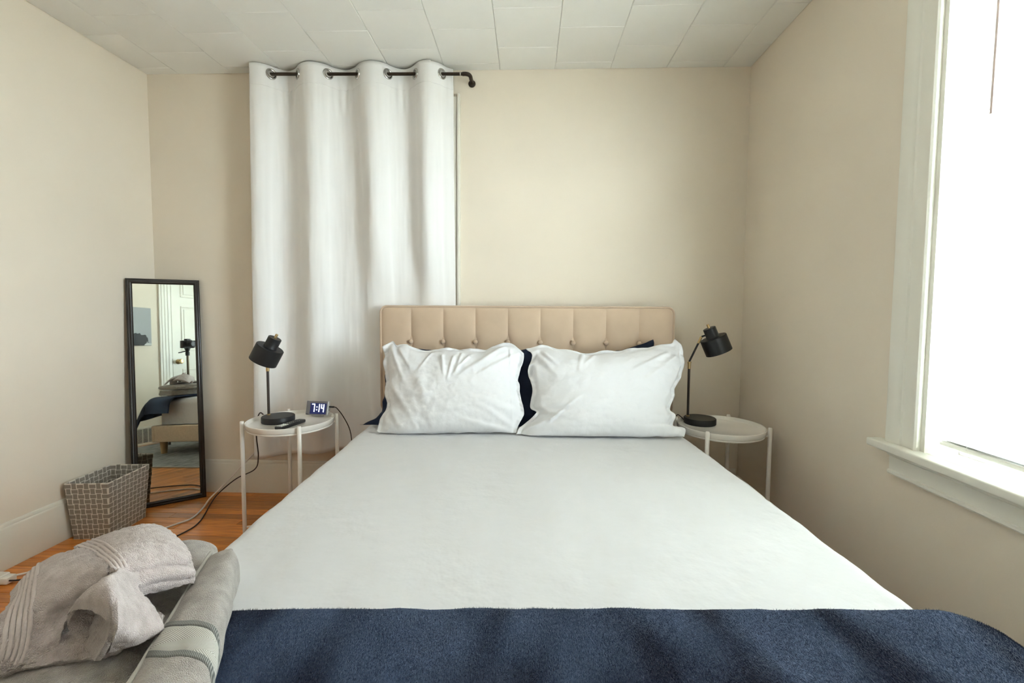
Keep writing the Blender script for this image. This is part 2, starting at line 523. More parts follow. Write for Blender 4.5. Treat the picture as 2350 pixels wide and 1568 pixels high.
# ------------------------------------------------------------------ curtained window in the back wall
w2 = struct(empty("window_2", (-.95, YB, .4)), "white window casing mostly hidden behind the white curtain", "window")
cz0, cz1 = .55, 2.30
cx0, cx1 = -1.47, -.385
def bpart(name, x0, x1, y0, y1, z0, z1, m=M_TRIM, bev=.003):
    return fix(box(name, x0, x1, y0, y1, z0, z1, m, None, bev), w2)
bpart("side_casing", cx1 - .10, cx1 - .016, YB - .020, YB, cz0, 2.262)
bpart("back_band", cx1 - .016, cx1, YB - .030, YB, cz0, 2.275)
bpart("side_casing", cx0 + .016, cx0 + .10, YB - .020, YB, cz0, 2.262)
bpart("back_band", cx0, cx0 + .016, YB - .030, YB, cz0, 2.275)
bpart("head_casing", cx0 + .1, cx1 - .1, YB - .020, YB, 2.17, 2.275)
bpart("stool", cx0 - .02, cx1 + .02, YB - .045, YB, cz0 - .028, cz0)
bpart("apron", cx0, cx1, YB - .018, YB, cz0 - .11, cz0 - .028)
bpart("pane", cx0 + .1, cx1 - .1, YB - .008, YB - .002, cz0, 2.17, M_TRAY, 0)

# ------------------------------------------------------------------ curtain rod
rod = tag(empty("curtain_rod", (-.95, 2.495, 2.352)), "dark bronze wraparound curtain rod below the ceiling", "curtain rod")
RY, RZ0 = 2.497, 2.3585
def rz(x): return RZ0 - (x + 1.40) * .0115
p = []
for x in (-1.475, -1.2, -.9, -.6, -.362): p.append((x, RY, rz(x)))
fix(tube("rod_tube", p, .0085, M_BRONZE, None, 12), rod)
for sx, xe in ((1, -.362), (-1, -1.475)):
    z = rz(xe)
    pts = [(xe, RY, z), (xe + sx * .018, RY, z), (xe + sx * .033, RY + .004, z - .002), (xe + sx * .040, RY + .016, z - .004), (xe + sx * .041, RY + .035, z - .005), (xe + sx * .041, YB - .006, z - .006)]
    fix(tube("end_elbow", pts, .0108, M_BRONZE, None, 12, smoothn=4), rod)
    M = axis_matrix((xe + sx * .041, YB - .0005, z - .012), (0, -1, 0))
    fix(lathe("wall_flange", [(0, 0), (.020, 0), (.020, .004), (.012, .009), (0, .009)], M_BRONZE, None, 24, M), rod)
fix(tube("joint_ring", [(-.375, RY, rz(-.375)), (-.369, RY, rz(-.369))], .0094, M_CHROME, None, 12), rod)

# ------------------------------------------------------------------ curtain
cu_t = tag(empty("curtain", (-.96, 2.497, .25)), "white grommet curtain hanging over the window behind the headboard", "curtain")
GX = [-1.404, -1.258, -1.09, -.93, -.764, -.616, -.472]        # grommet crossings
def wave_ph(x):
    """phase: multiples of pi at grommets"""
    g = [-1.56] + GX + [-.335]
    for i in range(len(g) - 1):
        if x <= g[i + 1] or i == len(g) - 2:
            t = (x - g[i]) / (g[i + 1] - g[i]); return (i - 1 + t) * pi
CX0, CX1 = -1.502, -.418
def curtain_pt(u, v):
    # u across, v 0 top .. 1 bottom
    zt = 2.399 - .022 * (0.5 - .5 * cos(2 * wave_ph(CX0 + u * (CX1 - CX0)))) * 0
    x = CX0 + u * (CX1 - CX0)
    ph = wave_ph(x)
    s = sin(ph)                       # s>0 between grommets 1-2, 3-4.. (behind the rod)
    amp = .042 * (1 - .10 * v)
    # folds soften and drift lower down
    ph2 = ph + v * (0.55 * sin(x * 3.1 + 1) + .25 * sin(x * 9))
    s2 = sin(ph2)
    k = sstep(0, .35, v)
    sh = s * (1 - k) + (s2 * .95 + .18 * sin(2.1 * ph2 + .8)) * k
    sh = math.copysign(abs(sh) ** .85, sh)
    yy = RY + amp * sh
    yy += .0035 * fbm(x * 9, v * 3, 1.7) * sstep(.05, .4, v) + .002 * fbm(x * 26, v * 5, 9.1)
    xx = x - .030 * v * (1 - u) + .018 * v * u + .006 * v * fbm(v * 3, x * 2, 4)
    # pinch wrinkles below header at behind-rod spans
    top = 2.401 - .005 * max(0, s) - (.004 if u > .9 else 0)
    zb = .246 + .020 * sin(u * 5 + .5) * 0 + .035 * sstep(.0, .3, u) - .010 * sin(u * 9)
    # left corner droops
    z = top + (zb - top) * v
    if v < .12:
        yy += .004 * max(0, s) * sin(x * 160) * sstep(.03, .06, v) * (1 - sstep(.08, .12, v))
    # squeezed flat between the headboard and the wall
    q = (1 - sstep(1.08, 1.5, z)) * sstep(-.98, -.80, xx)
    flat = 2.528 + (yy - RY) * .35
    yy = yy * (1 - q) + flat * q
    return (xx, min(yy, YB - .036) if z > .38 else min(yy, YB - .022), z)
cur = grid("fabric", curtain_pt, 260, 90, M_CURT)
md = cur.modifiers.new("thick", 'SOLIDIFY'); md.thickness = .0016; md.offset = 0
fix(cur, cu_t)
for i, gx in enumerate(GX):
    u = (gx - CX0) / (CX1 - CX0)
    a = Vector(curtain_pt(u - .004, .02)); b = Vector(curtain_pt(u + .004, .02))
    tan = (b - a); tan.z = 0; tan.normalize()
    nrm = Vector((tan.y, -tan.x, 0))
    M = axis_matrix((gx, RY, rz(gx) + .0), nrm)
    bm = bmesh.new()
    prof = [(.0185, -.004), (.0275, -.004), (.0290, 0), (.0275, .004), (.0235, .0052), (.0185, .004), (.0172, 0), (.0185, -.004)]
    lathe_bm(bm, prof, 28, M)
    bmesh.ops.recalc_face_normals(bm, faces=bm.faces)
    fix(from_bm("grommet", bm, M_CHROME, angle=R_(60)), cu_t)
    # disc filling the hole, the shade of the opening put into its colour
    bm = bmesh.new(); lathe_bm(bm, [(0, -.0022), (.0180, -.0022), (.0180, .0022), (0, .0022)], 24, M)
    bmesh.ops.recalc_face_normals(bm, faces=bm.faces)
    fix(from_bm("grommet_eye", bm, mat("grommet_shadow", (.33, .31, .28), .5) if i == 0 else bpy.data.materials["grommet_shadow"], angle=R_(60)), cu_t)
# header stitching line
st = []
for i in range(0, 241):
    p = Vector(curtain_pt(i / 240, .052)); st.append(p + Vector((0, -.0014, 0)))
fix(tube("header_seam", st, .0008, M_CURT, None, 4), cu_t)

# ------------------------------------------------------------------ rug
rug = tag(empty("area_rug", (-.1, .8, 0)), "grey woven rug lying under the bed, seen in the mirror", "rug")
o = box("rug_body", -1.215, 1.02, -.33, 1.93, .0005, .011, M_RUG, None, .004); fix(o, rug)
o = tube("rug_binding", [(-1.215, -.33, .006), (1.02, -.33, .006), (1.02, 1.93, .006), (-1.215, 1.93, .006)], .0055, mat("rug_edge", (.45, .44, .42), .9), None, 6, closed=True); fix(o, rug)
RUGZ = .0115

# ------------------------------------------------------------------ bed
bed = tag(empty("bed", (0, 1.5, RUGZ)), "upholstered beige bed frame with buttoned channel headboard", "bed")
BX0, BX1, BY0, BY1 = -.805, .782, .475, 2.42
RZ_0, RZ_1 = .128, .280
def badd(o, p=bed): return fix(o, p)
bpy.context.view_layer.update()
def rbox(name, x0, x1, y0, y1, z0, z1, m, bev=.012): return badd(box(name, x0, x1, y0, y1, z0, z1, m, None, bev, 3))
rbox("side_rail", BX0, BX0 + .035, BY0 + .036, BY1, RZ_0, RZ_1, M_FRAME)
rbox("side_rail", BX1 - .035, BX1, BY0 + .036, BY1, RZ_0, RZ_1, M_FRAME)
rbox("foot_rail", BX0 - .002, BX1 + .002, BY0, BY0 + .035, RZ_0, RZ_1, M_FRAME)
for lx in (BX0 + .075, BX1 - .075):
    for ly in (BY0 + .055, BY1 - .08):
        badd(lathe("leg", [(0, RUGZ if ly < 1.9 else .001), (.024, RUGZ if ly < 1.9 else .001), (.034, RZ_0 + .01), (0, RZ_0 + .01)], M_LEGW, None, 20, Matrix.Translation((lx, ly, 0))))
for lx, ly in ((-.39, .56), (.39, .56), (0, .56), (-.39, 1.35), (.39, 1.35), (0, 1.35)):
    bm = bmesh.new()
    lathe_bm(bm, [(0, RUGZ), (.020, RUGZ), (.020, RUGZ + .012), (.008, RUGZ + .02), (.008, RZ_0 + .121), (0, RZ_0 + .121)], 14, Matrix.Translation((lx, ly, 0)))
    badd(from_bm("support_foot", bm, M_BLACK, angle=R_(40)))
rbox("centre_beam", -.025, .025, BY0 + .036, BY1, RZ_0 + .06, RZ_1 - .03, M_LEGW, .003)
for i in range(12):
    ly = BY0 + .12 + i * .163
    rbox("slat", BX0 + .036, BX1 - .036, ly - .032, ly + .032, RZ_1 - .030, RZ_1 - .012, M_LEGW, .003)

# headboard
HX0, HX1, HZ0, HZ1 = -.802, .774, .530, 1.1045
HYF, HYB = 2.440, 2.503
RCN = .035
bm = bmesh.new()
def rrect(x0, x1, z0, z1, r, n=8):
    pts = []
    for (cx, cz, a0) in ((x1 - r, z1 - r, 0), (x0 + r, z1 - r, pi / 2), (x0 + r, z0 + r, pi), (x1 - r, z0 + r, 1.5 * pi)):
        for k in range(n + 1):
            a = a0 + k / n * pi / 2
            pts.append((cx + r * cos(a), cz + r * sin(a)))
    return pts
pr = rrect(HX0, HX1, HZ0, HZ1, RCN)
V0 = [bm.verts.new((x, HYF + .006, z)) for x, z in pr]; V1 = [bm.verts.new((x, HYB, z)) for x, z in pr]
n = len(pr)
for i in range(n): bm.faces.new((V0[i], V0[(i + 1) % n], V1[(i + 1) % n], V1[i]))
bm.faces.new(V0); bm.faces.new(list(reversed(V1)))
bmesh.ops.recalc_face_normals(bm, faces=bm.faces)
hb = badd(from_bm("headboard", bm, M_HEAD, angle=R_(30)))
fix(tube("piping", [(x, HYF + .004, z) for x, z in rrect(HX0 + .001, HX1 - .001, HZ0 + .001, HZ1 - .001, RCN)], .0058, M_HEAD, None, 8, closed=True), hb)
SEAM = [-.634 + i * (1.2245 / 7) for i in range(8)]
edges = [HX0 + .006] + SEAM + [HX1 - .006]
BZ = .9135
def panel_fn(xa, xb, i):
    last = len(edges) - 2
    def fn(u, v):
        x = xa + u * (xb - xa); z0p, z1p = HZ0 + .006, HZ1 - .006
        z = z0p + v * (z1p - z0p)
        d = 1e9
        b = .014
        el = 1 - exp(-((x - xa) / .020)) if True else 1
        er = 1 - exp(-((xb - x) / .020))
        et = 1 - exp(-((z1p - z) / .022)); eb = 1 - exp(-((z - z0p) / .022))
        h = b * el * er * et * eb
        if i == 0: # rounded outer corner
            pass
        for k, sx in enumerate(SEAM):
            for bz in (BZ, BZ - .22):
                r = sqrt((x - sx) ** 2 + ((z - bz) * .9) ** 2)
                h -= .008 * exp(-(r / .028) ** 2)
        # corner rounding of outer panels
        for (cx, s) in ((HX0 + RCN, -1), (HX1 - RCN, 1)):
            for cz, t in ((HZ1 - RCN, 1), (HZ0 + RCN, -1)):
                dx, dz = (x - cx) * s, (z - cz) * t
                if dx > 0 and dz > 0:
                    L = sqrt(dx * dx + dz * dz)
                    if L > RCN - .006:
                        k = (RCN - .006) / L
                        x = cx + s * dx * k; z = cz + t * dz * k
        h += .0012 * fbm(x * 11, z * 11, 3)
        return (x, HYF + .004 - h, z)
    return fn
for i in range(len(edges) - 1):
    o = grid("channel_panel", panel_fn(edges[i], edges[i + 1], i), 22, 60, M_HEAD); fix(o, hb)
bm = bmesh.new()
lathe_bm(bm, [(0, .0105), (.006, .0098), (.0105, .007), (.0125, .003), (.0125, -.002), (0, -.002)], 20, axis_matrix((0, 0, 0), (0, -1, 0)))
bmesh.ops.recalc_face_normals(bm, faces=bm.faces)
btn_me = bpy.data.meshes.new("button"); bm.to_mesh(btn_me); bm.free(); btn_me.materials.append(M_HEAD)
btn_me.polygons.foreach_set("use_smooth", [True] * len(btn_me.polygons))
for sx in SEAM:
    for bz in (BZ, BZ - .22):
        o = link("button", btn_me); o.location = (sx, HYF - .006, bz); fix(o, hb)
for lx in (HX0 + .16, HX1 - .16):
    fix(box("headboard_post", lx - .03, lx + .03, HYF + .02, HYB - .01, .001, HZ0 + .02, M_FRAME, None, .003), hb)

# ------------------------------------------------------------------ mattress with fitted sheet
mt = tag(empty("mattress", (0, 1.5, RZ_1)), "thick mattress in a smooth white fitted sheet", "mattress")
MZ0, MZ1 = .262, .522
def mcx(y): return -.006 + (1.5 - y) * .042
MHW = .765
MY0, MY1 = .515, 2.43
def arc_profile(s, half, r):
    """s = signed arc position -> (offset, drop); flat top then quarter round then vertical side"""
    a = abs(s); flat = half - r
    if a <= flat: return s, 0.0
    q = (a - flat)
    L = r * pi / 2
    if q <= L:
        th = q / r
        return math.copysign(flat + r * sin(th), s), r * (1 - cos(th))
    return math.copysign(half, s), r + (q - L)
def sheet_pt(u, v):
    r = .045; side = .19
    S = (MHW - r) + r * pi / 2 + side
    s = (u * 2 - 1) * S
    hl = (MY1 - MY0) / 2
    Tt = (hl - r) + r * pi / 2 + side
    t = (v * 2 - 1) * Tt
    ox, dx = arc_profile(s, MHW, r)
    oy, dy = arc_profile(t, hl, r)
    y = (MY0 + MY1) / 2 + oy
    # the border wobbles a little
    eg = sstep(.55, .76, abs(ox))
    w = .010 * fbm(y * 2.2, 3.0 if s > 0 else 8.0, 0, 2) + .004 * fbm(y * 7, 1.0 if s > 0 else 5., 2, 2)
    x = mcx(y) + ox + math.copysign(w * eg, s)
    z = MZ1 - min(dx + dy, .045 + side)
    z += .004 * fbm(x * 1.6, y * 1.6, 2) - .006 * sstep(.5, .765, abs(ox))
    wr = .0020 * fbm(x * 7 + y * 3, y * 4 - x * 2, 5, 3) + .0028 * abs(fbm(x * 4 - y * 8, y * 3, 8, 3))
    z += wr
    return (x, y, max(z, MZ0 + .02))
sh = grid("fitted_sheet", sheet_pt, 150, 170, M_SHEET); fix(sh, mt)
M_TICK = mat("mattress_ticking", (.66, .66, .64), .8, bump=.2, bscale=120)
fix(box("mattress_core", mcx(1.5) - .715, mcx(1.5) + .715, MY0 + .02, MY1 - .02, RZ_1 - .010, MZ1 - .04, M_TICK, None, .03, 3), mt)

# ------------------------------------------------------------------ pillows
PL = {'top': [(-0.72, 0.429), (-0.702, 0.443), (-0.675, 0.464), (-0.653, 0.441), (-0.634, 0.447), (-0.6, 0.445), (-0.583, 0.435), (-0.52, 0.415), (-0.456, 0.418), (-0.378, 0.426), (-0.289, 0.418), (-0.219, 0.42), (-0.17, 0.442), (-0.114, 0.456), (-0.078, 0.453), (-0.043, 0.424), (-0.02, 0.4)], 'right': [(-0.02, 0.4), (-0.021, 0.369), (-0.041, 0.295), (-0.047, 0.263), (-0.038, 0.238), (-0.036, 0.196), (-0.017, 0.117), (-0.021, 0.086), (-0.043, 0.043), (-0.049, 0.014)], 'bottom': [(-0.686, 0.01), (-0.651, -0.006), (-0.556, -0.009), (-0.409, -0.002), (-0.241, 0.011), (-0.101, 0.014), (-0.049, 0.014)], 'left': [(-0.72, 0.429), (-0.704, 0.381), (-0.698, 0.325), (-0.678, 0.252), (-0.674, 0.187), (-0.654, 0.132), (-0.673, 0.077), (-0.686, 0.01)]}
PR = {'top': [(-0.01, 0.429), (0.008, 0.434), (0.035, 0.442), (0.077, 0.447), (0.114, 0.437), (0.148, 0.425), (0.197, 0.421), (0.279, 0.405), (0.369, 0.418), (0.459, 0.423), (0.535, 0.436), (0.61, 0.447), (0.667, 0.457), (0.698, 0.461), (0.718, 0.486), (0.729, 0.475)], 'right': [(0.729, 0.475), (0.746, 0.434), (0.745, 0.366), (0.725, 0.295), (0.685, 0.233), (0.676, 0.192), (0.649, 0.133), (0.668, 0.097), (0.656, 0.058), (0.703, 0.045), (0.699, 0.007)], 'bottom': [(-0.052, 0.002), (0.0, -0.008), (0.08, -0.008), (0.252, -0.007), (0.492, -0.005), (0.629, 0.004), (0.699, 0.007)], 'left': [(-0.01, 0.429), (0.02, 0.391), (0.003, 0.326), (0.002, 0.294), (0.022, 0.218), (0.012, 0.135), (0.04, 0.103), (-0.018, 0.052), (-0.038, 0.034), (-0.052, 0.002)]}
NL = {'top': [(-0.739, 0.38), (-0.569, 0.406), (-0.409, 0.393), (-0.206, 0.399), (0.030, 0.412)], 'right': [(0.030, 0.412), (0.034, 0.273), (0.034, 0.137), (0.022, -0.002)], 'bottom': [(-0.812, -0.014), (-0.645, -0.03), (-0.229, -0.017), (0.022, -0.002)], 'left': [(-0.739, 0.38), (-0.721, 0.218), (-0.718, 0.09), (-0.74, 0.035), (-0.775, 0.014), (-0.812, -0.014)]}
NR = {'top': [(0.012, 0.389), (0.108, 0.388), (0.307, 0.38), (0.486, 0.406), (0.577, 0.434), (0.658, 0.469)], 'right': [(0.658, 0.469), (0.655, 0.303), (0.632, 0.145), (0.657, 0.007)], 'bottom': [(0.02, -0.003), (0.185, -0.01), (0.493, -0.006), (0.657, 0.007)], 'left': [(0.012, 0.389), (0.014, 0.249), (0.014, 0.136), (0.02, -0.003)]}

class Poly:
    def __init__(s, pts, ax=None):
        P = [Vector((a, b, 0)) for a, b in pts]
        s.p = cat_rom(P, 8) if len(P) > 2 else P
        L = [0.0]
        for a, b in zip(s.p, s.p[1:]):
            d = b - a
            L.append(L[-1] + (d.length if ax is None else abs(d[ax]) + .12 * abs(d[1 - ax]) + 1e-7))
        s.L = [l / L[-1] for l in L]
    def at(s, t):
        lo, hi = 0, len(s.L) - 1
        while hi - lo > 1:
            m = (lo + hi) // 2
            if s.L[m] <= t: lo = m
            else: hi = m
        k = (t - s.L[lo]) / max(1e-9, s.L[hi] - s.L[lo])
        q = s.p[lo].lerp(s.p[hi], min(1, max(0, k)))
        return q.x, q.y

KL = .55
PUP = Vector((0, KL, 1)).normalized(); PN = Vector((0, -1, KL)).normalized()   # up the pillow / towards camera
def make_pillow(name, E, y0, m, label, front, back, creases, flange=.055, seed=0, nu=150, nv=100, z_off=.525, cmul=1.6):
    top, bot, lef, rig = Poly(E['top'], 0), Poly(E['bottom'], 0), Poly(E['left'], 1), Poly(E['right'], 1)
    c00, c10, c01, c11 = top.at(0), top.at(1), bot.at(0), bot.at(1)
    O = Vector((0, y0, z_off))
    def coons(u, v):   # u left->right, v top->bottom
        t, b, l, r = top.at(u), bot.at(u), lef.at(v), rig.at(v)
        out = []
        for k in (0, 1):
            out.append((1 - v) * t[k] + v * b[k] + (1 - u) * l[k] + u * r[k]
                       - ((1 - u) * (1 - v) * c00[k] + u * (1 - v) * c10[k] + (1 - u) * v * c01[k] + u * v * c11[k]))
        return out
    xs = [c00[0], c10[0], c01[0], c11[0]]
    x_lo, x_hi = min(xs), max(xs)
    def body(u, v):
        a, b = u * 2 - 1, v * 2 - 1
        fu = max(0, 1 - (abs(a) / (1 - flange)) ** 2.6) ** .62 if abs(a) < 1 - flange else 0
        fb = flange * 1.15 if b < 0 else .004
        fv = max(0, 1 - (abs(b) / (1 - fb)) ** (2.6 if b < 0 else 2.7)) ** (.62 if b < 0 else .5) if abs(b) < 1 - fb else 0
        return fu * fv
    def surf(u, v, sd):
        px_, pz_ = coons(u, v)
        t = body(u, v)
        h = (front if sd > 0 else back) * t * (1 + .22 * (v - .35))
        h += .0018
        wav = 0.0
        edge = 1 - min(1, t * 4)
        wav = edge * (.018 * fbm(u * 7 + seed, v * 7, seed) + .006 * sin(u * 31 + v * 37 + seed))
        if sd > 0:
            U = (px_ - x_lo) / (x_hi - x_lo); Vv = 1 - pz_ / .45
            cs = 0
            for (ua, va, ub, vb, w, amp) in creases:
                dx, dy = (ub - ua) * 1.55, vb - va
                L2 = dx * dx + dy * dy
                qx, qy = (U - ua) * 1.55, Vv - va
                tt = (qx * dx + qy * dy) / L2
                tc = min(1, max(0, tt))
                d2 = (qx - dx * tc) ** 2 + (qy - dy * tc) ** 2
                # signed side: ridge next to valley
                side = (qx * dy - qy * dx) / sqrt(L2)
                fall = (1 - .75 * tc)
                g = exp(-d2 / (w * w))
                cs += amp * fall * g * (.35 + .9 * math.tanh(side / w))
            h += cmul * cs * min(1, t * 2.2 + .15)
            h += .0050 * fbm(U * 7 + seed * 3, Vv * 5, seed) * min(1, t * 3)
            h += .0040 * abs(fbm(U * 11 + Vv * 5, Vv * 6 - U * 4, seed + 4)) * min(1, t * 3)
        p = O + Vector((px_, 0, 0)) + PUP * pz_ + PN * (h * sd + wav)
        p.z = max(p.z, .530)
        return p
    verts, faces = [], []
    idx = {}
    for sd in (1, -1):
        for j in range(nv + 1):
            for i in range(nu + 1):
                verts.append(surf(i / nu, j / nv, sd))
    w = nu + 1; off = (nu + 1) * (nv + 1)
    for j in range(nv):
        for i in range(nu):
            a = j * w + i
            faces.append((a, a + w, a + w + 1, a + 1))
            faces.append((off + a, off + a + 1, off + a + w + 1, off + a + w))
    ring = [i for i in range(nu)] + [j * w + nu for j in range(nv)] + [nv * w + i for i in range(nu, 0, -1)] + [j * w for j in range(nv, 0, -1)]
    for a, b in zip(ring, ring[1:] + ring[:1]):
        faces.append((a, b, off + b, off + a))
    o = pyd(name, verts, faces, m, None, True)
    tag(o, label, "pillow", "pillows propped against the headboard")
    return o

CRL = [(.06, .06, .20, .50, .03, .011), (.13, .10, .24, .36, .025, .008), (.04, .55, .20, .95, .035, .011), (.08, .45, .30, .92, .04, .009),
       (.36, .16, .30, .36, .02, .012), (.44, .20, .47, .42, .022, .012), (.52, .22, .50, .48, .02, .011), (.57, .17, .55, .40, .022, .010),
       (.62, .20, .53, .42, .02, .012), (.85, .05, .58, .42, .035, .014), (.95, .12, .70, .40, .03, .010), (.93, .75, .62, .62, .05, .007),
       (.97, .93, .72, .72, .035, .011), (.95, .97, .60, .86, .03, .008), (.42, .12, .62, .17, .025, .008), (.30, .50, .42, .95, .06, .006), (.9, .1, .93, .9, .015, .006)]
CRR = [(.09, .08, .22, .40, .03, .010), (.15, .12, .24, .30, .022, .007), (.40, .10, .36, .34, .025, .010), (.46, .16, .40, .28, .02, .008),
       (.95, .15, .74, .46, .04, .008), (.90, .12, .66, .36, .03, .007), (.95, .45, .84, .62, .03, .008), (.92, .58, .86, .85, .02, .010),
       (.96, .80, .84, .70, .03, .008), (.06, .72, .30, .86, .035, .009), (.20, .88, .36, .66, .02, .009), (.08, .95, .32, .80, .03, .007),
       (.10, .3, .14, .75, .03, .007), (.3, .25, .5, .6, .07, .004)]
PF_L = make_pillow("pillow", PL, 2.015, M_PILLOW, "rumpled white pillow propped on the curtain side of the headboard", .088, .05, CRL, seed=1)
PF_R = make_pillow("pillow", PR, 2.015, M_PILLOW, "plump white pillow propped beside the bent-arm lamp", .092, .05, CRR, seed=5, cmul=2.2)
CRN = [(.2, .2, .35, .6, .05, .006), (.8, .1, .7, .6, .05, .006)]
make_pillow("pillow", NL, 2.158, M_NAVYC, "navy pillow tucked behind the white pillow nearest the curtain", .036, .040, CRN, flange=.03, seed=9, nu=70, nv=50)
make_pillow("pillow", NR, 2.188, M_NAVYC, "navy pillow with one corner peeking above the white pillow near the window", .036, .040, CRN, flange=.03, seed=13, nu=70, nv=50)

# ------------------------------------------------------------------ side tables
def side_table(cx, cy, angs, r, zr, label, name="side_table"):
    t = tag(empty(name, (cx, cy, .0005)), label, "table", "white tray tables beside the bed")
    bpy.context.view_layer.update()
    zf = zr - .020                     # tray floor
    prof = [(0, zf), (r - .010, zf), (r - .0065, zf + .002), (r - .0035, zr - .001), (r - .0015, zr), (r, zr - .0015),
            (r - .0025, zf - .004), (r - .006, zf - .007), (0, zf - .007)]
    tray = fix(lathe("tray", prof, M_TRAY, None, 72, Matrix.Translation((cx, cy, 0)), 45), t)
    # ring below the tray carrying it
    zc_ = zf - .0115
    fix(tube("support_ring", [(cx + (r - .012) * cos(2 * pi * k / 48), cy + (r - .012) * sin(2 * pi * k / 48), zc_) for k in range(48)], .0055, M_WHITE, None, 8, closed=True), t)
    for a in angs:
        a = R_(a)
        lx, ly = cx + (r + .011) * cos(a), cy + (r + .011) * sin(a)
        bm = bmesh.new()
        lathe_bm(bm, [(0, .0005), (.0088, .0005), (.0093, .004), (.0093, zr + .004), (.0075, zr + .008), (0, zr + .0085)], 16, Matrix.Translation((lx, ly, 0)))
        tube_bm(bm, [(lx, ly, zc_), (cx + (r - .014) * cos(a), cy + (r - .014) * sin(a), zc_)], .005, 8)
        bmesh.ops.recalc_face_normals(bm, faces=bm.faces)
        fix(from_bm("leg", bm, M_WHITE, angle=R_(45)), t)
    for i_, j_ in ((0, 3), (1, 2)):
        pa_, pb_ = [(cx + (r + .011) * cos(R_(angs[k_])), cy + (r + .011) * sin(R_(angs[k_])), .034 + .007 * i_) for k_ in (i_, j_)]
        fix(tube("base_bar", [pa_, pb_], .0045, M_WHITE, None, 8), t)
    return t, zf
TL_, ZF = side_table(-1.170, 2.184, (206, 307, 121, 25), .200, .544, "round white tray table holding the clock, by the curtain")
TR_, ZF2 = side_table(.930, 2.200, (233, 336, 147, 57), .198, .543, "round white tray table in the corner by the window wall")

# ------------------------------------------------------------------ desk lamps
M_POLE = mat('dark_bronze_pole', (.035, .024, .018), .3, spec=.6)
def lamp(base, pole, zt, joint_z, arm_end, shade_c, axis, cap_side, label):
    """base centre, pole xy, tray height, joint height, arm end, centre of the shade's top disc, shade axis"""
    t = tag(empty("desk_lamp", (base[0], base[1], zt)), label, "lamp", "black desk lamps on the tray tables")
    bpy.context.view_layer.update()
    zb = zt + .0006
    fix(lathe("base", [(0, zb), (.074, zb), (.0765, zb + .002), (.0765, zb + .027), (.074, zb + .030), (0, zb + .030)], M_BLACK, None, 56, Matrix.Translation((base[0], base[1], 0)), 40), t)
    px_, py_ = pole
    fix(lathe("pole_collar", [(0, zb + .029), (.0085, zb + .029), (.0085, zb + .036), (0, zb + .036)], M_BRASS, None, 16, Matrix.Translation((px_, py_, 0))), t)
    fix(tube("pole", [(px_, py_, zb + .03), (px_, py_, joint_z - .018)], .0062, M_POLE, None, 12), t)
    J = Vector((px_, py_, joint_z))
    jt = fix(tube("joint", [(px_, py_, joint_z - .036), (px_, py_, joint_z)], .0080, M_BRASS, None, 12), t)
    fix(tube("pivot_screw", [J + Vector((-.010, 0, -.003)), J + Vector((.010, 0, -.003))], .0036, M_BRASS, None, 10), jt)
    A = Vector(arm_end); d = (A - J).normalized()
    fix(tube("arm", [J, A - d * .02], .0048, M_BLACK, None, 12), t)
    fix(tube("arm_ferrule", [A - d * .036, A], .0064, M_BRASS, None, 12), t)
    M = axis_matrix(shade_c, axis)
    R1, H1, R2, H2 = .0635, .080, .0305, .050
    prof = [(R1 - .0018, -H1 + .001), (R1, -H1), (R1, -.002), (R1 - .002, 0), (R2 + .001, 0), (R2, .0015), (R2, H2 - .002), (R2 - .002, H2), (0, H2),
            (0, H2 - .002), (R2 - .003, H2 - .003), (R2 - .003, -.002), (R1 - .003, -.003), (R1 - .003, -H1 + .002), (R1 - .0018, -H1 + .001)]
    s = fix(lathe("lamp_shade", prof, M_BLACK, None, 48, M, 35), t)
    fix(lathe("switch_knob", [(0, H2), (.0066, H2), (.0066, H2 + .018), (.0055, H2 + .020), (0, H2 + .020)], M_BRASS, None, 16, M, 35), s)
    fix(lathe("bulb", [(0, .004), (.013, .004), (.013, -.012), (.024, -.032), (.026, -.045), (.020, -.060), (0, -.068)], M_TRAY, None, 20, M, 60), s)
    # pivot from the arm end into the cap
    q = M @ Vector((0, 0, .022))
    fix(tube("shade_pivot", [A, A + (q - A) * .75], .0045, M_BLACK, None, 10), s)
    return t
lamp((-1.246, 2.205), (-1.300, 2.215), ZF, .812, (-1.238, 2.165, .930), (-1.228, 2.120, .905), (.47, .03, .88), None, "black desk lamp whose shade tips left, in front of the curtain")
lamp((.866, 2.292), (.815, 2.318), ZF2, .832, (.864, 2.296, .960), (.914, 2.280, .958), (-.397, .02, .918), None, "black desk lamp with a visible bent arm, by the window wall")

# ------------------------------------------------------------------ alarm clock 7:14
ck = tag(empty("alarm_clock", (-1.115, 2.285, ZF), R_(-14)), "small mirrored digital alarm clock showing 7:14", "clock")
ckb = empty("tilt_tmp"); bpy.data.objects.remove(ckb)
CKM = Matrix.Translation((-1.098, 2.298, ZF + .0078)) @ Matrix.Rotation(R_(-7), 4, 'Z') @ Matrix.Rotation(R_(-14), 4, 'X')
CW2, CH, CD = .062, .078, .021
def ck_part(name, bm, m, par=None, ang=35):
    bmesh.ops.transform(bm, matrix=CKM, verts=bm.verts)
    o = from_bm(name, bm, m, None, angle=R_(ang)); return fix(o, par or ck)
bm = bmesh.new(); bbox(bm, -CW2, CW2, 0, CD, .004, CH, .006, 3); body_ck = ck_part("clock_body", bm, mat("white_clock_shell", (.62, .62, .62), .35))
M_CFACE = mat("dark_mirror_face", (.20, .20, .225), .12, metal=.85)
bm = bmesh.new(); bbox(bm, -CW2 + .002, CW2 - .002, -.002, .0008, .0055, CH - .0015, .0008, 1); face_ck = ck_part("mirror_face", bm, M_CFACE)
M_DISP = emis("lit_display_window", (.008, .012, .06), .45)
bm = bmesh.new(); bbox(bm, -.037, .053, -.0024, -.0019, .010, .066, 0); ck_part("display", bm, M_DISP)
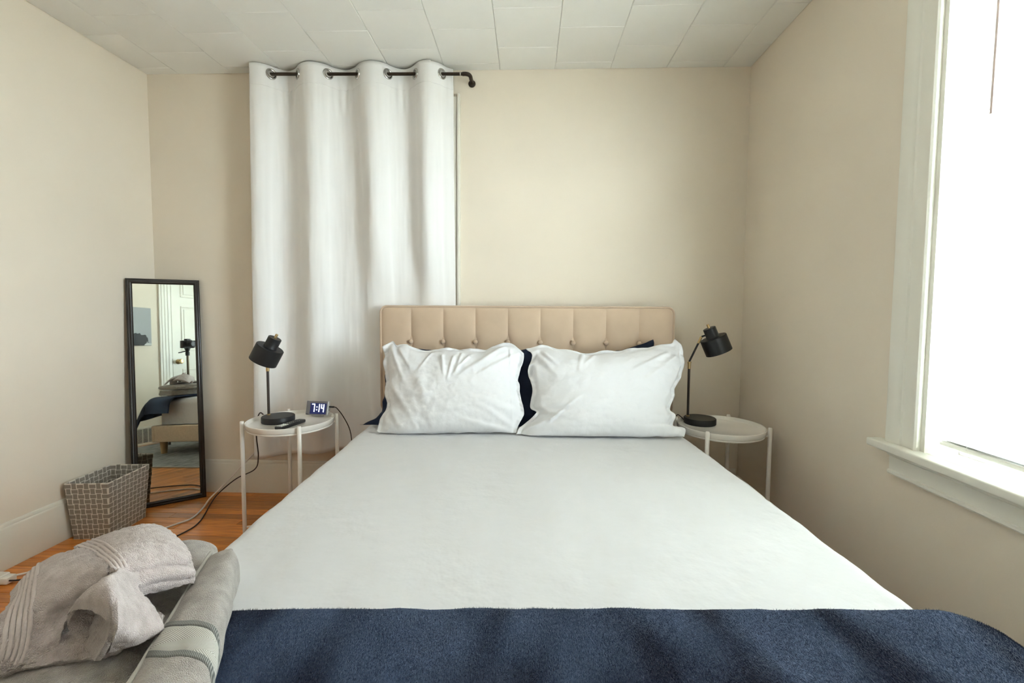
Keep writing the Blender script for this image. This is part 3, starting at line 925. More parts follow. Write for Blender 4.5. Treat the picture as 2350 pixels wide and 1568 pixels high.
M_LED = emis("white_led", (.72, .82, 1.0), 2.0)
SEGS = {'7': "abc", '1': "bc", '4': "bcfg"}
def digit(bm, ch, x0, z0, w, h, t):
    for s in SEGS[ch]:
        r = {'a': (x0, x0 + w, z0 + h - t, z0 + h), 'g': (x0, x0 + w, z0 + h / 2 - t / 2, z0 + h / 2 + t / 2), 'd': (x0, x0 + w, z0, z0 + t),
             'b': (x0 + w - t, x0 + w, z0 + h / 2 + .001, z0 + h - .001), 'c': (x0 + w - t, x0 + w, z0 + .001, z0 + h / 2 - .001),
             'f': (x0, x0 + t, z0 + h / 2 + .001, z0 + h - .001), 'e': (x0, x0 + t, z0 + .001, z0 + h / 2 - .001)}[s]
        bbox(bm, r[0], r[1], -.0034, -.0023, r[2], r[3], 0)
for ch, x0 in (('7', -.028), ('1', .004), ('4', .024)):
    bm = bmesh.new(); digit(bm, ch, x0, .020, .017 if ch != '1' else .012, .042, .0042); ck_part("digit", bm, M_LED)
bm = bmesh.new(); bbox(bm, -.002, .003, -.0034, -.0023, .029, .034); bbox(bm, -.002, .003, -.0034, -.0023, .044, .049); ck_part("colon", bm, M_LED)
bm = bmesh.new(); bbox(bm, -.028, .028, .002, .030, 0.0005, .006, .002, 2); ck_part("foot", bm, M_GREYP)
bm = bmesh.new(); bbox(bm, CW2 - .002, CW2 + .004, .006, .016, .028, .046, .002, 2); bbox(bm, CW2 - .002, CW2 + .003, .006, .016, .014, .022, .002, 2); ck_part("side_button", bm, M_GREYP)

# clock cable
cc = tag(empty("clock_cable", (-1.03, 2.31, ZF)), "thin black cable plugged into the side of the alarm clock", "cable")
bpy.context.view_layer.update()
pt0 = CKM @ Vector((CW2 + .004, .011, .050))
ax_ = (CKM.to_3x3() @ Vector((1, 0, 0))).normalized()
fix(tube("plug", [pt0 - ax_ * .004, pt0 + ax_ * .022], .0048, M_PLASTIC, None, 10), cc)
p1 = pt0 + ax_ * .022
fix(tube("cord", [p1, p1 + ax_ * .016 + Vector((0, 0, -.006)), (-.975, 2.345, .52), (-.945, 2.36, .44), (-.945, 2.38, .34), (-.965, 2.40, .22), (-.95, 2.45, .10), (-.92, 2.50, .05)], .0023, M_RUBBERB, None, 8, smoothn=6), cc)

# ------------------------------------------------------------------ remote control
rc = tag(empty("remote_control", (-1.14, 2.135, ZF)), "slim black remote control with white keys on the tray table", "remote")
bpy.context.view_layer.update()
RA, RB = Vector((-1.160, 2.045, 0)), Vector((-1.122, 2.205, 0))
ang = math.atan2(RB.y - RA.y, RB.x - RA.x)
RM = Matrix.Translation(((RA.x + RB.x) / 2, (RA.y + RB.y) / 2, ZF + .0008)) @ Matrix.Rotation(ang, 4, 'Z')
RL = (RB - RA).length / 2
bm = bmesh.new(); bbox(bm, -RL, RL, -.020, .020, 0, .015, .005, 3); bmesh.ops.transform(bm, matrix=RM, verts=bm.verts)
fix(from_bm("remote_body", bm, M_PLASTIC, angle=R_(40)), rc)
M_KEYW = mat("white_key", (.75, .75, .72), .4); M_KEYD = mat("grey_key", (.10, .10, .10), .4)
for i in range(11):
    for j in range(3):
        x = -RL + .012 + i * .0125; yv = (j - 1) * .0115
        bm = bmesh.new(); bbox(bm, x - .0042, x + .0042, yv - .004, yv + .004, .0145, .0168, .001, 1); bmesh.ops.transform(bm, matrix=RM, verts=bm.verts)
        fix(from_bm("key", bm, M_KEYW if i < 4 else M_KEYD), rc)

# ------------------------------------------------------------------ cords and power strip on the floor
def cord(name, pts, rad, m, label, n=8):
    o = tube(name, pts, rad, m, None, 8, smoothn=n)
    return tag(o, label, "cord")
cord("extension_cord", [(-1.50, 2.545, .36), (-1.56, 2.53, .27), (-1.655, 2.505, .165), (-1.72, 2.47, .085), (-1.765, 2.42, .030), (-1.752, 2.345, .008), (-1.727, 2.23, .0055), (-1.762, 2.156, .0055),
      (-1.83, 2.03, .0055), (-1.90, 1.90, .0055), (-1.96, 1.80, .0055), (-2.03, 1.72, .012), (-2.05, 1.69, .018)], .0042, M_RUBBERW, "white extension cord running from the back wall over the wood floor")
cord("lamp_cord", [(-1.325, 2.235, ZF + .012), (-1.352, 2.262, ZF + .016), (-1.374, 2.262, ZF + .028), (-1.392, 2.262, ZF - .02), (-1.40, 2.27, .42), (-1.43, 2.33, .30), (-1.52, 2.44, .19), (-1.66, 2.49, .115), (-1.745, 2.46, .040), (-1.745, 2.39, .006), (-1.695, 2.279, .004), (-1.659, 2.184, .004),
      (-1.655, 2.10, .004), (-1.70, 1.95, .004), (-1.80, 1.80, .004), (-1.92, 1.72, .006), (-2.0, 1.67, .014), (-2.032, 1.655, .019)], .0031, M_RUBBERB, "dark lamp cord trailing down from the table to the floor")
cord("thin_cable", [(-1.30, 2.52, .045), (-1.305, 2.50, .012), (-1.285, 2.44, .0025), (-1.24, 2.38, .002), (-1.16, 2.33, .002)], .0016, M_RUBBERW, "thin pale cable on the floor under the tray table")
cord("lamp_cord", [(.796, 2.312, ZF2 + .010), (.782, 2.325, ZF2 + .026), (.768, 2.340, ZF2 + .030), (.762, 2.352, ZF2 - .02), (.775, 2.40, .40), (.80, 2.50, .25)], .0024, M_RUBBERB, "short dark cord behind the lamp by the window wall")
ps = tag(empty("power_strip", (-2.075, 1.62, 0)), "white power strip on the floor by the left wall", "power strip")
bpy.context.view_layer.update()
fix(box("strip_body", -2.115, -2.06, 1.42, 1.69, .0005, .036, M_WHITE, None, .006, 3), ps)
for i in range(4):
    fix(box("socket", -2.103, -2.072, 1.45 + i * .055, 1.485 + i * .055, .0355, .0375, M_RUBBERW, None, .001, 1), ps)
fix(box("plug", -2.060, -2.028, 1.645, 1.685, .006, .032, M_WHITE, None, .005, 2), ps)

# ------------------------------------------------------------------ mirror leaning in the corner
MA, MLEAN = .646, .068
MW, MH = .327, 1.248
me_ = Vector((cos(MA), sin(MA), 0)); mnh = Vector((sin(MA), -cos(MA), 0))
mup = Vector((0, 0, cos(MLEAN))) - mnh * sin(MLEAN); mn = mnh * cos(MLEAN) + Vector((0, 0, sin(MLEAN)))
MBR = Vector((-1.845, 2.499, .0))
MBL = MBR - me_ * MW
MM = Matrix(((me_.x, mup.x, mn.x, MBL.x), (me_.y, mup.y, mn.y, MBL.y), (me_.z, mup.z, mn.z, MBL.z + .0015), (0, 0, 0, 1)))
mi = tag(empty("floor_mirror", (-1.97, 2.40, 0)), "tall narrow dark-framed mirror leaning in the corner", "mirror")
bpy.context.view_layer.update()
FWD = .030
bm = bmesh.new()
fp = [(0, -.016), (0, -.002), (.003, .001), (.008, .002), (.012, -.0005), (.015, .0015), (.020, .001), (.024, -.002), (.0275, -.0055), (.029, -.009), (.029, -.016)]
def corner(d, kx, ky): return (d if kx == 0 else MW - d, d if ky == 0 else MH - d)
rings = []
for d, h in fp:
    rings.append([bm.verts.new(MM @ Vector((*corner(d, kx, ky), h))) for kx, ky in ((0, 0), (1, 0), (1, 1), (0, 1))])
for A, B in zip(rings, rings[1:] + rings[:1]):
    for k in range(4):
        bm.faces.new((A[k], A[(k + 1) % 4], B[(k + 1) % 4], B[k]))
bmesh.ops.recalc_face_normals(bm, faces=bm.faces)
fix(from_bm("frame", bm, M_MFRAME, angle=R_(50)), mi)
bm = bmesh.new(); bbox(bm, .024, MW - .024, .024, MH - .024, -.0095, -.0070, 0, M=MM); fix(from_bm("mirror_glass", bm, M_MIRROR), mi)
bm = bmesh.new(); bbox(bm, .010, MW - .010, .010, MH - .010, -.0150, -.0100, 0, M=MM); fix(from_bm("backing_board", bm, mat("brown_board", (.25, .17, .10), .8)), mi)

# ------------------------------------------------------------------ woven wastebasket
bk = tag(empty("wastebasket", (-2.058, 2.124, 0)), "square tapered basket of woven taupe straps beside the mirror", "basket")
bpy.context.view_layer.update()
KC, KR = Vector((-2.056, 2.124, 0)), .092
KW, KD, KT, KH = .158, .224, .017, .272
ke = Vector((cos(KR), sin(KR), 0)); kg = Vector((-sin(KR), cos(KR), 0))
def kpt(sx, sy, z):
    k = KT * z / KH
    return KC + ke * sx * (KW / 2 + k) + kg * sy * (KD / 2 + k) + Vector((0, 0, z))
M_STRAP = mat("taupe_strap", (.30, .265, .222), .8, var=.25, vscale=60, bump=.4, bscale=500)
M_STRAPE = mat("cream_strap_edge", (.66, .61, .54), .8, bump=.3, bscale=500)
def strap_mesh(L, W, H):
    bm = bmesh.new()
    # along x (length L), across y (W), bulging in z; both faces
    ys = [-W / 2, -W / 2 + W * .12, W / 2 - W * .12, W / 2]
    xs = [-L / 2, -L / 2 + L * .12, 0, L / 2 - L * .12, L / 2]
    zs = [.0002, H, H * 1.15, H, .0002]
    tg = [[bm.verts.new((x, y, z)) for y in ys] for x, z in zip(xs, zs)]
    bg_ = [[bm.verts.new((x, y, -z)) for y in ys] for x, z in zip(xs, zs)]
    for i in range(4):
        for j in range(3):
            f = bm.faces.new((tg[i][j], tg[i + 1][j], tg[i + 1][j + 1], tg[i][j + 1])); f.material_index = 0 if j == 1 else 1
            f = bm.faces.new((bg_[i][j], bg_[i][j + 1], bg_[i + 1][j + 1], bg_[i + 1][j])); f.material_index = 0 if j == 1 else 1
    for i in range(4):
        for j in (0, 3):
            f = bm.faces.new((tg[i][j], tg[i + 1][j], bg_[i + 1][j], bg_[i][j])); f.material_index = 1
    bmesh.ops.recalc_face_normals(bm, faces=bm.faces)
    me = bpy.data.meshes.new("woven_strap"); bm.to_mesh(me); bm.free()
    me.materials.append(M_STRAP); me.materials.append(M_STRAPE)
    return me
NR_ = 11
rows_h = KH / NR_
hs_me = strap_mesh(1.22, .94, .12); vs_me = strap_mesh(1.22, .94, .12)
far_v, far_f, far_m = [], [], []
def weave_face(a, b, ncol, nrm_sign, near, ph):
    """a, b = (sx, sy) of the two lower corners seen from outside, left to right"""
    for rI in range(NR_):
        z0 = rI * rows_h + .0005; z1 = z0 + rows_h
        zm = (z0 + z1) / 2
        P0, P1 = kpt(*a, zm), kpt(*b, zm)
        Q0, Q1 = kpt(*a, zm + .01), kpt(*b, zm + .01)
        for cI in range(ncol):
            t = (cI + .5) / ncol
            c_ = P0.lerp(P1, t); c2 = Q0.lerp(Q1, t)
            ex = (P1 - P0).normalized(); wd = (P1 - P0).length / ncol
            ey = (c2 - c_).normalized(); ez = ex.cross(ey).normalized(); ey = ez.cross(ex)
            horiz = (cI + rI + ph) % 2 == 0
            th = .0145
            if horiz: M = Matrix(((ex.x * wd, ey.x * rows_h, ez.x * th, c_.x), (ex.y * wd, ey.y * rows_h, ez.y * th, c_.y), (ex.z * wd, ey.z * rows_h, ez.z * th, c_.z), (0, 0, 0, 1)))
            else: M = Matrix(((ey.x * rows_h, -ex.x * wd, ez.x * th, c_.x), (ey.y * rows_h, -ex.y * wd, ez.y * th, c_.y), (ey.z * rows_h, -ex.z * wd, ez.z * th, c_.z), (0, 0, 0, 1)))
            if near:
                o = link("woven_strap", hs_me)
                o.parent = bk
                o.matrix_parent_inverse = bk.matrix_basis.inverted()
                o.matrix_basis = M
            else:
                off = len(far_v)
                far_v.extend([M @ v.co for v in hs_me.vertices])
                for p in hs_me.polygons:
                    far_f.append([off + i for i in p.vertices]); far_m.append(p.material_index)
weave_face((-1, -1), (1, -1), 7, 1, True, 0)
weave_face((1, -1), (1, 1), 10, 1, True, 0)
weave_face((1, 1), (-1, 1), 7, 1, False, 0)
weave_face((-1, 1), (-1, -1), 10, 1, False, 0)
o = pyd("weave", far_v, far_f, [M_STRAP, M_STRAPE], None)
o.data.polygons.foreach_set("material_index", far_m); fix(o, bk); o["kind"] = "stuff"
bm = bmesh.new()
Vb = [bm.verts.new(kpt(sx, sy, .003)) for sx, sy in ((-1, -1), (1, -1), (1, 1), (-1, 1))]
bm.faces.new(Vb)
r = bmesh.ops.extrude_face_region(bm, geom=bm.faces[:])
for g in r["geom"]:
    if isinstance(g, bmesh.types.BMVert): g.co.z += .003
bmesh.ops.recalc_face_normals(bm, faces=bm.faces)
fix(from_bm("basket_bottom", bm, M_STRAP), bk)
fix(tube("rim_stitch", [kpt(sx, sy, KH + .001) for sx, sy in ((-1, -1), (1, -1), (1, 1), (-1, 1))], .0016, M_STRAPE, None, 6, closed=True), bk)

# ------------------------------------------------------------------ navy fleece blanket over the foot of the bed
M_FLEECE = mat("navy_fleece", (.050, .075, .135), .95, var=.6, vscale=4.2, stretch=(1.9, .7, 1), bump=.6, bscale=220, sheen=.12, spec=.05, dark=(.010, .015, .034), bdist=.004, detail=1.2, contrast=.10)  # light and dark sheen of the nap put into the colour as noise
def bl_edge(x):
    return .800 + .010 * sin(x * 5 + 1) + .045 * sstep(.0, .8, x) - .03 * sstep(-.3, -.9, x) + .004 * fbm(x * 6, 1, 1)
BLT = .5345
def blanket_pt(u, v, off=0.0):
    s = -.945 + u * (1.085 + .945)
    # across: droop beyond the mattress sides
    def bend(a, flat, r, mx):
        if a <= flat: return a, 0.0
        q = a - flat; th = min(q / r, mx)
        x_, d_ = flat + r * sin(th), r * (1 - cos(th))
        rest = q - th * r
        return x_ + rest * cos(mx), d_ + rest * sin(mx)
    if s >= 0: xx, dz = bend(s, .745, .22, R_(62))
    else:
        xx, dz = bend(-s, .765, .07, R_(80)); xx = -xx
    t = v * .57
    ye = bl_edge(xx)
    yy_, dz2 = bend(t, ye - .52, .16, R_(52))
    y = ye - yy_
    z = BLT - dz - dz2
    fold = .010 * fbm(xx * 3.2, y * 2.4, 3) + .006 * sin(xx * 13 + y * 7) * sstep(.1, .5, v)
    z += (fold * sstep(0, .15, v) + .004 * fbm(xx * 9, y * 9, 7)) * (1 if dz < .02 else .4) * sstep(-.30, -.15, xx)
    z += .012 * sstep(.03, .0, v) * 0 
    if dz2 > .01:
        y += .012 * sin(xx * 14) ; z += .012 * sin(xx * 11 + 1) * min(1, dz2 * 8)
    flo = .5295 if abs(xx) < .78 and y > .50 else -9
    return Vector((xx, y, max(z, flo)))
bk_o = grid("fleece_blanket", lambda u, v: blanket_pt(u, v), 190, 64, M_FLEECE)
md = bk_o.modifiers.new("thick", 'SOLIDIFY'); md.thickness = .012; md.offset = -1
md2 = bk_o.modifiers.new("round", 'BEVEL'); md2.width = .005; md2.segments = 3; md2.limit_method = 'ANGLE'; md2.angle_limit = R_(50)
tag(bk_o, "plush navy fleece blanket draped across the foot of the bed", "blanket")
# real short pile on the blanket
def fibres(name, fn, nrm_eps, n, L, W, m, parent, umin=0, umax=1, vmin=0, vmax=1, lean=.5, seed=1, lift=0.0, patch=None):
    rng = np.random.default_rng(seed)
    V = np.zeros((n * 3, 3), dtype=np.float32)
    us = umin + rng.random(n) * (umax - umin); vs2 = vmin + rng.random(n) * (vmax - vmin)
    # interpolate on a coarse table of points
    GU, GV = 240, 100
    tab = np.array([[tuple(fn(umin + (umax - umin) * i / GU, vmin + (vmax - vmin) * j / GV)) for i in range(GU + 1)] for j in range(GV + 1)], dtype=np.float64)
    fu = (us - umin) / (umax - umin) * GU; fv = (vs2 - vmin) / (vmax - vmin) * GV
    i0 = np.minimum(fu.astype(int), GU - 1); j0 = np.minimum(fv.astype(int), GV - 1)
    a = (fu - i0)[:, None]; b = (fv - j0)[:, None]
    P00, P10, P01, P11 = tab[j0, i0], tab[j0, i0 + 1], tab[j0 + 1, i0], tab[j0 + 1, i0 + 1]
    P = P00 * (1 - a) * (1 - b) + P10 * a * (1 - b) + P01 * (1 - a) * b + P11 * a * b
    Nn = np.cross(P10 - P00, P01 - P00); Nn /= (np.linalg.norm(Nn, axis=1, keepdims=True) + 1e-12)
    Nn *= np.sign(Nn[:, 2:3] + 1e-9)
    rd = rng.normal(size=(n, 3)); rd -= (rd * Nn).sum(1, keepdims=True) * Nn
    if patch is not None:
        rd = rd * .6 + patch(P)
    D = Nn + rd * lean; D /= np.linalg.norm(D, axis=1, keepdims=True)
    sd = np.cross(D, rng.normal(size=(n, 3))); sd /= (np.linalg.norm(sd, axis=1, keepdims=True) + 1e-9)
    P = P + Nn * lift
    ll = (L * (.6 + .6 * rng.random(n)))[:, None]
    V[0::3] = P - sd * W; V[1::3] = P + sd * W; V[2::3] = P + D * ll
    me = bpy.data.meshes.new(name)
    me.vertices.add(n * 3); me.vertices.foreach_set("co", V.ravel())
    me.loops.add(n * 3); me.loops.foreach_set("vertex_index", np.arange(n * 3, dtype=np.int32))
    me.polygons.add(n); me.polygons.foreach_set("loop_start", np.arange(0, n * 3, 3, dtype=np.int32))
    me.update()
    o = link(name, me, m, None)
    bpy.context.view_layer.update()
    fix(o, parent); o["kind"] = "stuff"
    return o
def nap(P):
    f = np.sin(P[:, 0] * 9 + 2 * np.sin(P[:, 1] * 9 + P[:, 0] * 3)) + .6 * np.sin(P[:, 0] * 23 + P[:, 1] * 11)
    d = np.zeros_like(P); d[:, 1] = np.tanh(f * 1.5) * 1.3; d[:, 0] = .4 * np.cos(P[:, 0] * 5)
    return d
fibres("fleece_pile", lambda u, v: blanket_pt(u, v), 1e-3, 260000, .0042, .00042, M_FLEECE, bk_o, .14, 1.0, 0.0, .6, .8, 3, .0112, nap)

# ------------------------------------------------------------------ towels on the foot of the bed
def terry(name, col, dark, bs=780, vs_=60):
    m = mat(name, col, .97, var=.3, vscale=vs_, sheen=.3, spec=.05, dark=dark, detail=5)
    nt = m.node_tree; N = nt.nodes; L = nt.links
    tc = N.new("ShaderNodeTexCoord"); vo = N.new("ShaderNodeTexVoronoi"); vo.feature = 'SMOOTH_F1'
    vo.inputs["Scale"].default_value = bs; vo.inputs["Smoothness"].default_value = .4
    nz = N.new("ShaderNodeTexNoise"); nz.inputs["Scale"].default_value = 90; nz.inputs["Detail"].default_value = 4
    L.new(tc.outputs["Object"], vo.inputs["Vector"]); L.new(tc.outputs["Object"], nz.inputs["Vector"])
    ad = N.new("ShaderNodeMath"); ad.operation = 'SUBTRACT'; L.new(nz.outputs["Fac"], ad.inputs[0]); L.new(vo.outputs["Distance"], ad.inputs[1])
    bp = N.new("ShaderNodeBump"); bp.inputs["Strength"].default_value = .75; bp.inputs["Distance"].default_value = .0022
    L.new(ad.outputs[0], bp.inputs["Height"]); L.new(bp.outputs["Normal"], N["Principled BSDF"].inputs["Normal"])
    return m
M_TAUPE = terry("taupe_terry", (.54, .475, .45), (.39, .335, .31))
M_GREYT = terry("grey_terry", (.385, .355, .32), (.275, .25, .222))
M_GREYB = mat("grey_woven_band", (.48, .47, .43), .9, bump=.3, bscale=700, spec=.1)
M_GREYD = mat("dark_woven_stripe", (.13, .135, .125), .9, bump=.4, bscale=500, spec=.1)
# local frame of the folded stack: x' across, y' along
TO = Vector((-.555, .660, 0)); tex = Vector((.94, .342, 0)).normalized(); tey = Vector((-.342, .94, 0)).normalized()
def tw(a, b, z): return TO + tex * a + tey * b + Vector((0, 0, z))
def folded(name, x0, x1, y0, y1, z0, z1, m, label, layers=3, seed=0, parent=None, rot=0.0):
    """a folded towel: layers joined by a round fold on one long side, loose edges on the other"""
    th = (z1 - z0) / layers
    prof = []          # closed outline in (x, z)
    r = th / 2
    # outline with scalloped ends: each layer a rounded nose
    n = 7
    for k in range(layers):
        zc = z0 + th * (k + .5)
        ins = random.Random(seed * 10 + k).uniform(0, .012)
        for j in range(n):
            a = -pi / 2 + pi * j / (n - 1)
            prof.append((x1 - r - ins + r * cos(a), zc + r * .97 * sin(a)))
    for k in reversed(range(layers)):
        zc = z0 + th * (k + .5)
        ins = random.Random(seed * 10 + k + 50).uniform(0, .012)
        for j in range(n):
            a = pi / 2 + pi * j / (n - 1)
            prof.append((x0 + r + ins + r * cos(a), zc + r * .97 * sin(a)))
    NV = 40
    v, f = [], []
    for i in range(NV + 1):
        t = i / NV
        e = min(t, 1 - t) * (y1 - y0)
        rr = 1 - (1 - min(1, e / (r * 1.1))) ** 2 * .9
        for (px_, pz_) in prof:
            zc = (z0 + z1) / 2
            zz = zc + (pz_ - zc) * (.55 + .45 * sqrt(max(0, rr)))
            xx = px_ + .006 * fbm(t * 4 + seed, pz_ * 8, seed)
            yy = y0 + t * (y1 - y0) + .006 * fbm(px_ * 14, pz_ * 40, seed + 3)
            zz += .004 * fbm(px_ * 9, yy * 9, seed + 7) * (1 if pz_ > zc else .3)
            ca, sa = cos(rot), sin(rot)
            v.append(tw(xx * ca - yy * sa, xx * sa + yy * ca, zz))
    w = len(prof)
    for i in range(NV):
        for j in range(w):
            j2 = (j + 1) % w
            f.append((i * w + j, i * w + j2, (i + 1) * w + j2, (i + 1) * w + j))
    f.append(tuple(range(w))); f.append(tuple(NV * w + j for j in reversed(range(w))))
    o = pyd(name, v, f, m, None, True)
    bm = bmesh.new(); bm.from_mesh(o.data); bmesh.ops.recalc_face_normals(bm, faces=bm.faces); bm.to_mesh(o.data); bm.free()
    if parent is not None: fix(o, parent)
    else: tag(o, label, "towel", "folded bath towels at the foot of the bed")
    return o
ZT0 = .5505
folded("bath_towel", -.20, .066, -.27, .165, ZT0, ZT0 + .050, M_GREYT, "grey folded bath towel at the bottom of the towel stack", 3, 1, rot=.04)
# upper towel: book fold, two lobes meeting at a seam
ut = tag(empty("bath_towel", tuple(TO + Vector((0, 0, ZT0 + .052)))), "grey bath towel with herringbone band, just under the twisted hand towel", "towel", "folded bath towels at the foot of the bed")
bpy.context.view_layer.update()
SEAMX = .026
def lobe_pt(x0, x1, y0, y1, z0, h, seed, wid):
    def fn(u, v):
        # u around the lobe section (closed), v along
        a = u * 2 * pi
        cx = (x0 + x1) / 2; hx = (x1 - x0) / 2
        ca, sa = cos(a), sin(a)
        sx = math.copysign(abs(ca) ** .75, ca); sz = math.copysign(abs(sa) ** .62, sa)
        y = y0 + v * (y1 - y0)
        e = min(v, 1 - v) * (y1 - y0)
        en = sqrt(max(0.0, 1 - (1 - min(1, e / .040)) ** 2))
        k = .10 + .90 * en
        en2 = sqrt(max(0.0, 1 - (1 - min(1, (1 - v) * (y1 - y0) / .055)) ** 2))
        x = cx + hx * sx * (.92 + .08 * en)
        if sx > 0:
            if wid: x = cx + (wid[0] - wid[1] * y - cx) * sx
            x -= hx * sx * (1 - en2)
        zc = z0 + h / 2
        z = zc + h / 2 * sz * k
        if sz > 0:
            z += (.004 * fbm(x * 12, y * 12, seed) + .003 * sin(y * 60 + x * 40) * 0) * en
        x += .004 * fbm(y * 10, z * 20, seed + 2)
        return tw(x, y, z)
    return fn
def lobe(name, args, m):
    fn = lobe_pt(*args)
    nu, nv = 56, 90
    v = []
    for j in range(nv + 1):
        for i in range(nu): v.append(fn(i / nu, j / nv))
    f = []
    for j in range(nv):
        for i in range(nu):
            i2 = (i + 1) % nu
            f.append((j * nu + i, j * nu + i2, (j + 1) * nu + i2, (j + 1) * nu + i))
    f.append(tuple(reversed(range(nu)))); f.append(tuple(nv * nu + i for i in range(nu)))
    o = pyd(name, v, f, m, None, True)
    bm = bmesh.new(); bm.from_mesh(o.data); bmesh.ops.recalc_face_normals(bm, faces=bm.faces); bm.to_mesh(o.data); bm.free()
    return fix(o, ut), fn
rl_args = (SEAMX, .104, -.30, .112, ZT0 + .052, .071, 21, (.090, .125))
ll_args = (-.185, SEAMX - .002, -.30, .215, ZT0 + .052, .049, 22, 0)
right_l, rfn = lobe("folded_half", rl_args, M_GREYT)

left_l, lfn = lobe("folded_half", ll_args, M_GREYT)
# herringbone band across the rounded half, slightly proud of the pile
def band(y0, y1, m, name, lift, ua=-.02, ub=.40, fn=rfn, args=rl_args, wavef=0):
    yy0, yy1 = args[2], args[3]
    def g(u, v):
        uu = (ua + u * (ub - ua)) % 1.0
        y = y0 + v * (y1 - y0) - .045 * (1 - min(1, max(0, uu if uu < .6 else 0) / .40))
        p = fn(uu, (y - yy0) / (yy1 - yy0))
        q = fn((uu + .004) % 1.0, (y - yy0) / (yy1 - yy0)); r_ = fn(uu, (y + .003 - yy0) / (yy1 - yy0))
        n_ = (q - p).cross(r_ - p)
        if n_.length > 1e-9: n_.normalize()
        if n_.z < -.2: n_ = -n_
        cen = tw((args[0] + args[1]) / 2, y, args[4] + args[5] / 2)
        if (p - cen).dot(n_) < 0: n_ = -n_
        e = min(u, 1 - u, v, 1 - v) * 20
        return p + n_ * (lift * min(1, e) + wavef * .0006 * sin(u * 260))
    o = grid(name, g, 120, 10, m)
    return fix(o, ut)
def herring(name):
    m = bpy.data.materials.new(name); m.use_nodes = True
    nt = m.node_tree; N = nt.nodes; L = nt.links; b = N["Principled BSDF"]; b.inputs["Roughness"].default_value = .9
    tc = N.new("ShaderNodeTexCoord"); mp = N.new("ShaderNodeMapping"); mp.inputs["Rotation"].default_value = (0, 0, R_(-20))
    L.new(tc.outputs["Object"], mp.inputs[0])
    sp = N.new("ShaderNodeSeparateXYZ"); L.new(mp.outputs[0], sp.inputs[0])
    ab = N.new("ShaderNodeMath"); ab.operation = 'PINGPONG'; ab.inputs[1].default_value = .022
    L.new(sp.outputs[1], ab.inputs[0])
    ad = N.new("ShaderNodeMath"); ad.operation = 'ADD'; L.new(sp.outputs[0], ad.inputs[0]); L.new(ab.outputs[0], ad.inputs[1])
    mu = N.new("ShaderNodeMath"); mu.operation = 'MULTIPLY'; mu.inputs[1].default_value = 2400; L.new(ad.outputs[0], mu.inputs[0])
    sn = N.new("ShaderNodeMath"); sn.operation = 'SINE'; L.new(mu.outputs[0], sn.inputs[0])
    rm = N.new("ShaderNodeMapRange"); rm.inputs[1].default_value = -.6; rm.inputs[2].default_value = .6; L.new(sn.outputs[0], rm.inputs[0])
    mx = N.new("ShaderNodeMix"); mx.data_type = 'RGBA'; mx.inputs[6].default_value = (.26, .245, .21, 1); mx.inputs[7].default_value = (.53, .52, .48, 1)
    L.new(rm.outputs[0], mx.inputs[0]); L.new(mx.outputs[2], b.inputs["Base Color"])
    bp = N.new("ShaderNodeBump"); bp.inputs["Strength"].default_value = .4; bp.inputs["Distance"].default_value = .001
    L.new(rm.outputs[0], bp.inputs["Height"]); L.new(bp.outputs[0], b.inputs["Normal"])
    return m
band(-.150, -.106, herring("herringbone_weave"), "herringbone_band", .0012)
def ribbed(name):
    m = bpy.data.materials.new(name); m.use_nodes = True
    nt = m.node_tree; N = nt.nodes; L = nt.links; b = N["Principled BSDF"]; b.inputs["Roughness"].default_value = .95
    tc = N.new("ShaderNodeTexCoord"); mp = N.new("ShaderNodeMapping"); mp.inputs["Rotation"].default_value = (0, 0, R_(-20)); L.new(tc.outputs["Object"], mp.inputs[0])
    wv = N.new("ShaderNodeTexWave"); wv.bands_direction = 'X'; wv.inputs["Scale"].default_value = 150; wv.inputs["Distortion"].default_value = 1.5; L.new(mp.outputs[0], wv.inputs[0])
    mx = N.new("ShaderNodeMix"); mx.data_type = 'RGBA'; mx.inputs[6].default_value = (.07, .075, .07, 1); mx.inputs[7].default_value = (.26, .26, .24, 1)
    L.new(wv.outputs["Fac"], mx.inputs[0]); L.new(mx.outputs[2], b.inputs["Base Color"])
    return m
M_RIBD = ribbed("dark_ribbed_stripe")
band(-.106, -.096, M_RIBD, "dark_stripe", .0018)
band(-.160, -.150, M_RIBD, "dark_stripe", .0018)
# hem along the seam
bm = bmesh.new()
hp = []
for i in range(30):
    y = -.295 + i * (.40 / 29)
    hp.append(tw(SEAMX + .004 + .003 * fbm(y * 8, 1, 2), y, ZT0 + .052 + .058))
tube_bm(bm, hp, .0032, 8)
fix(from_bm("hem", bm, M_GREYB, smooth=True), ut)

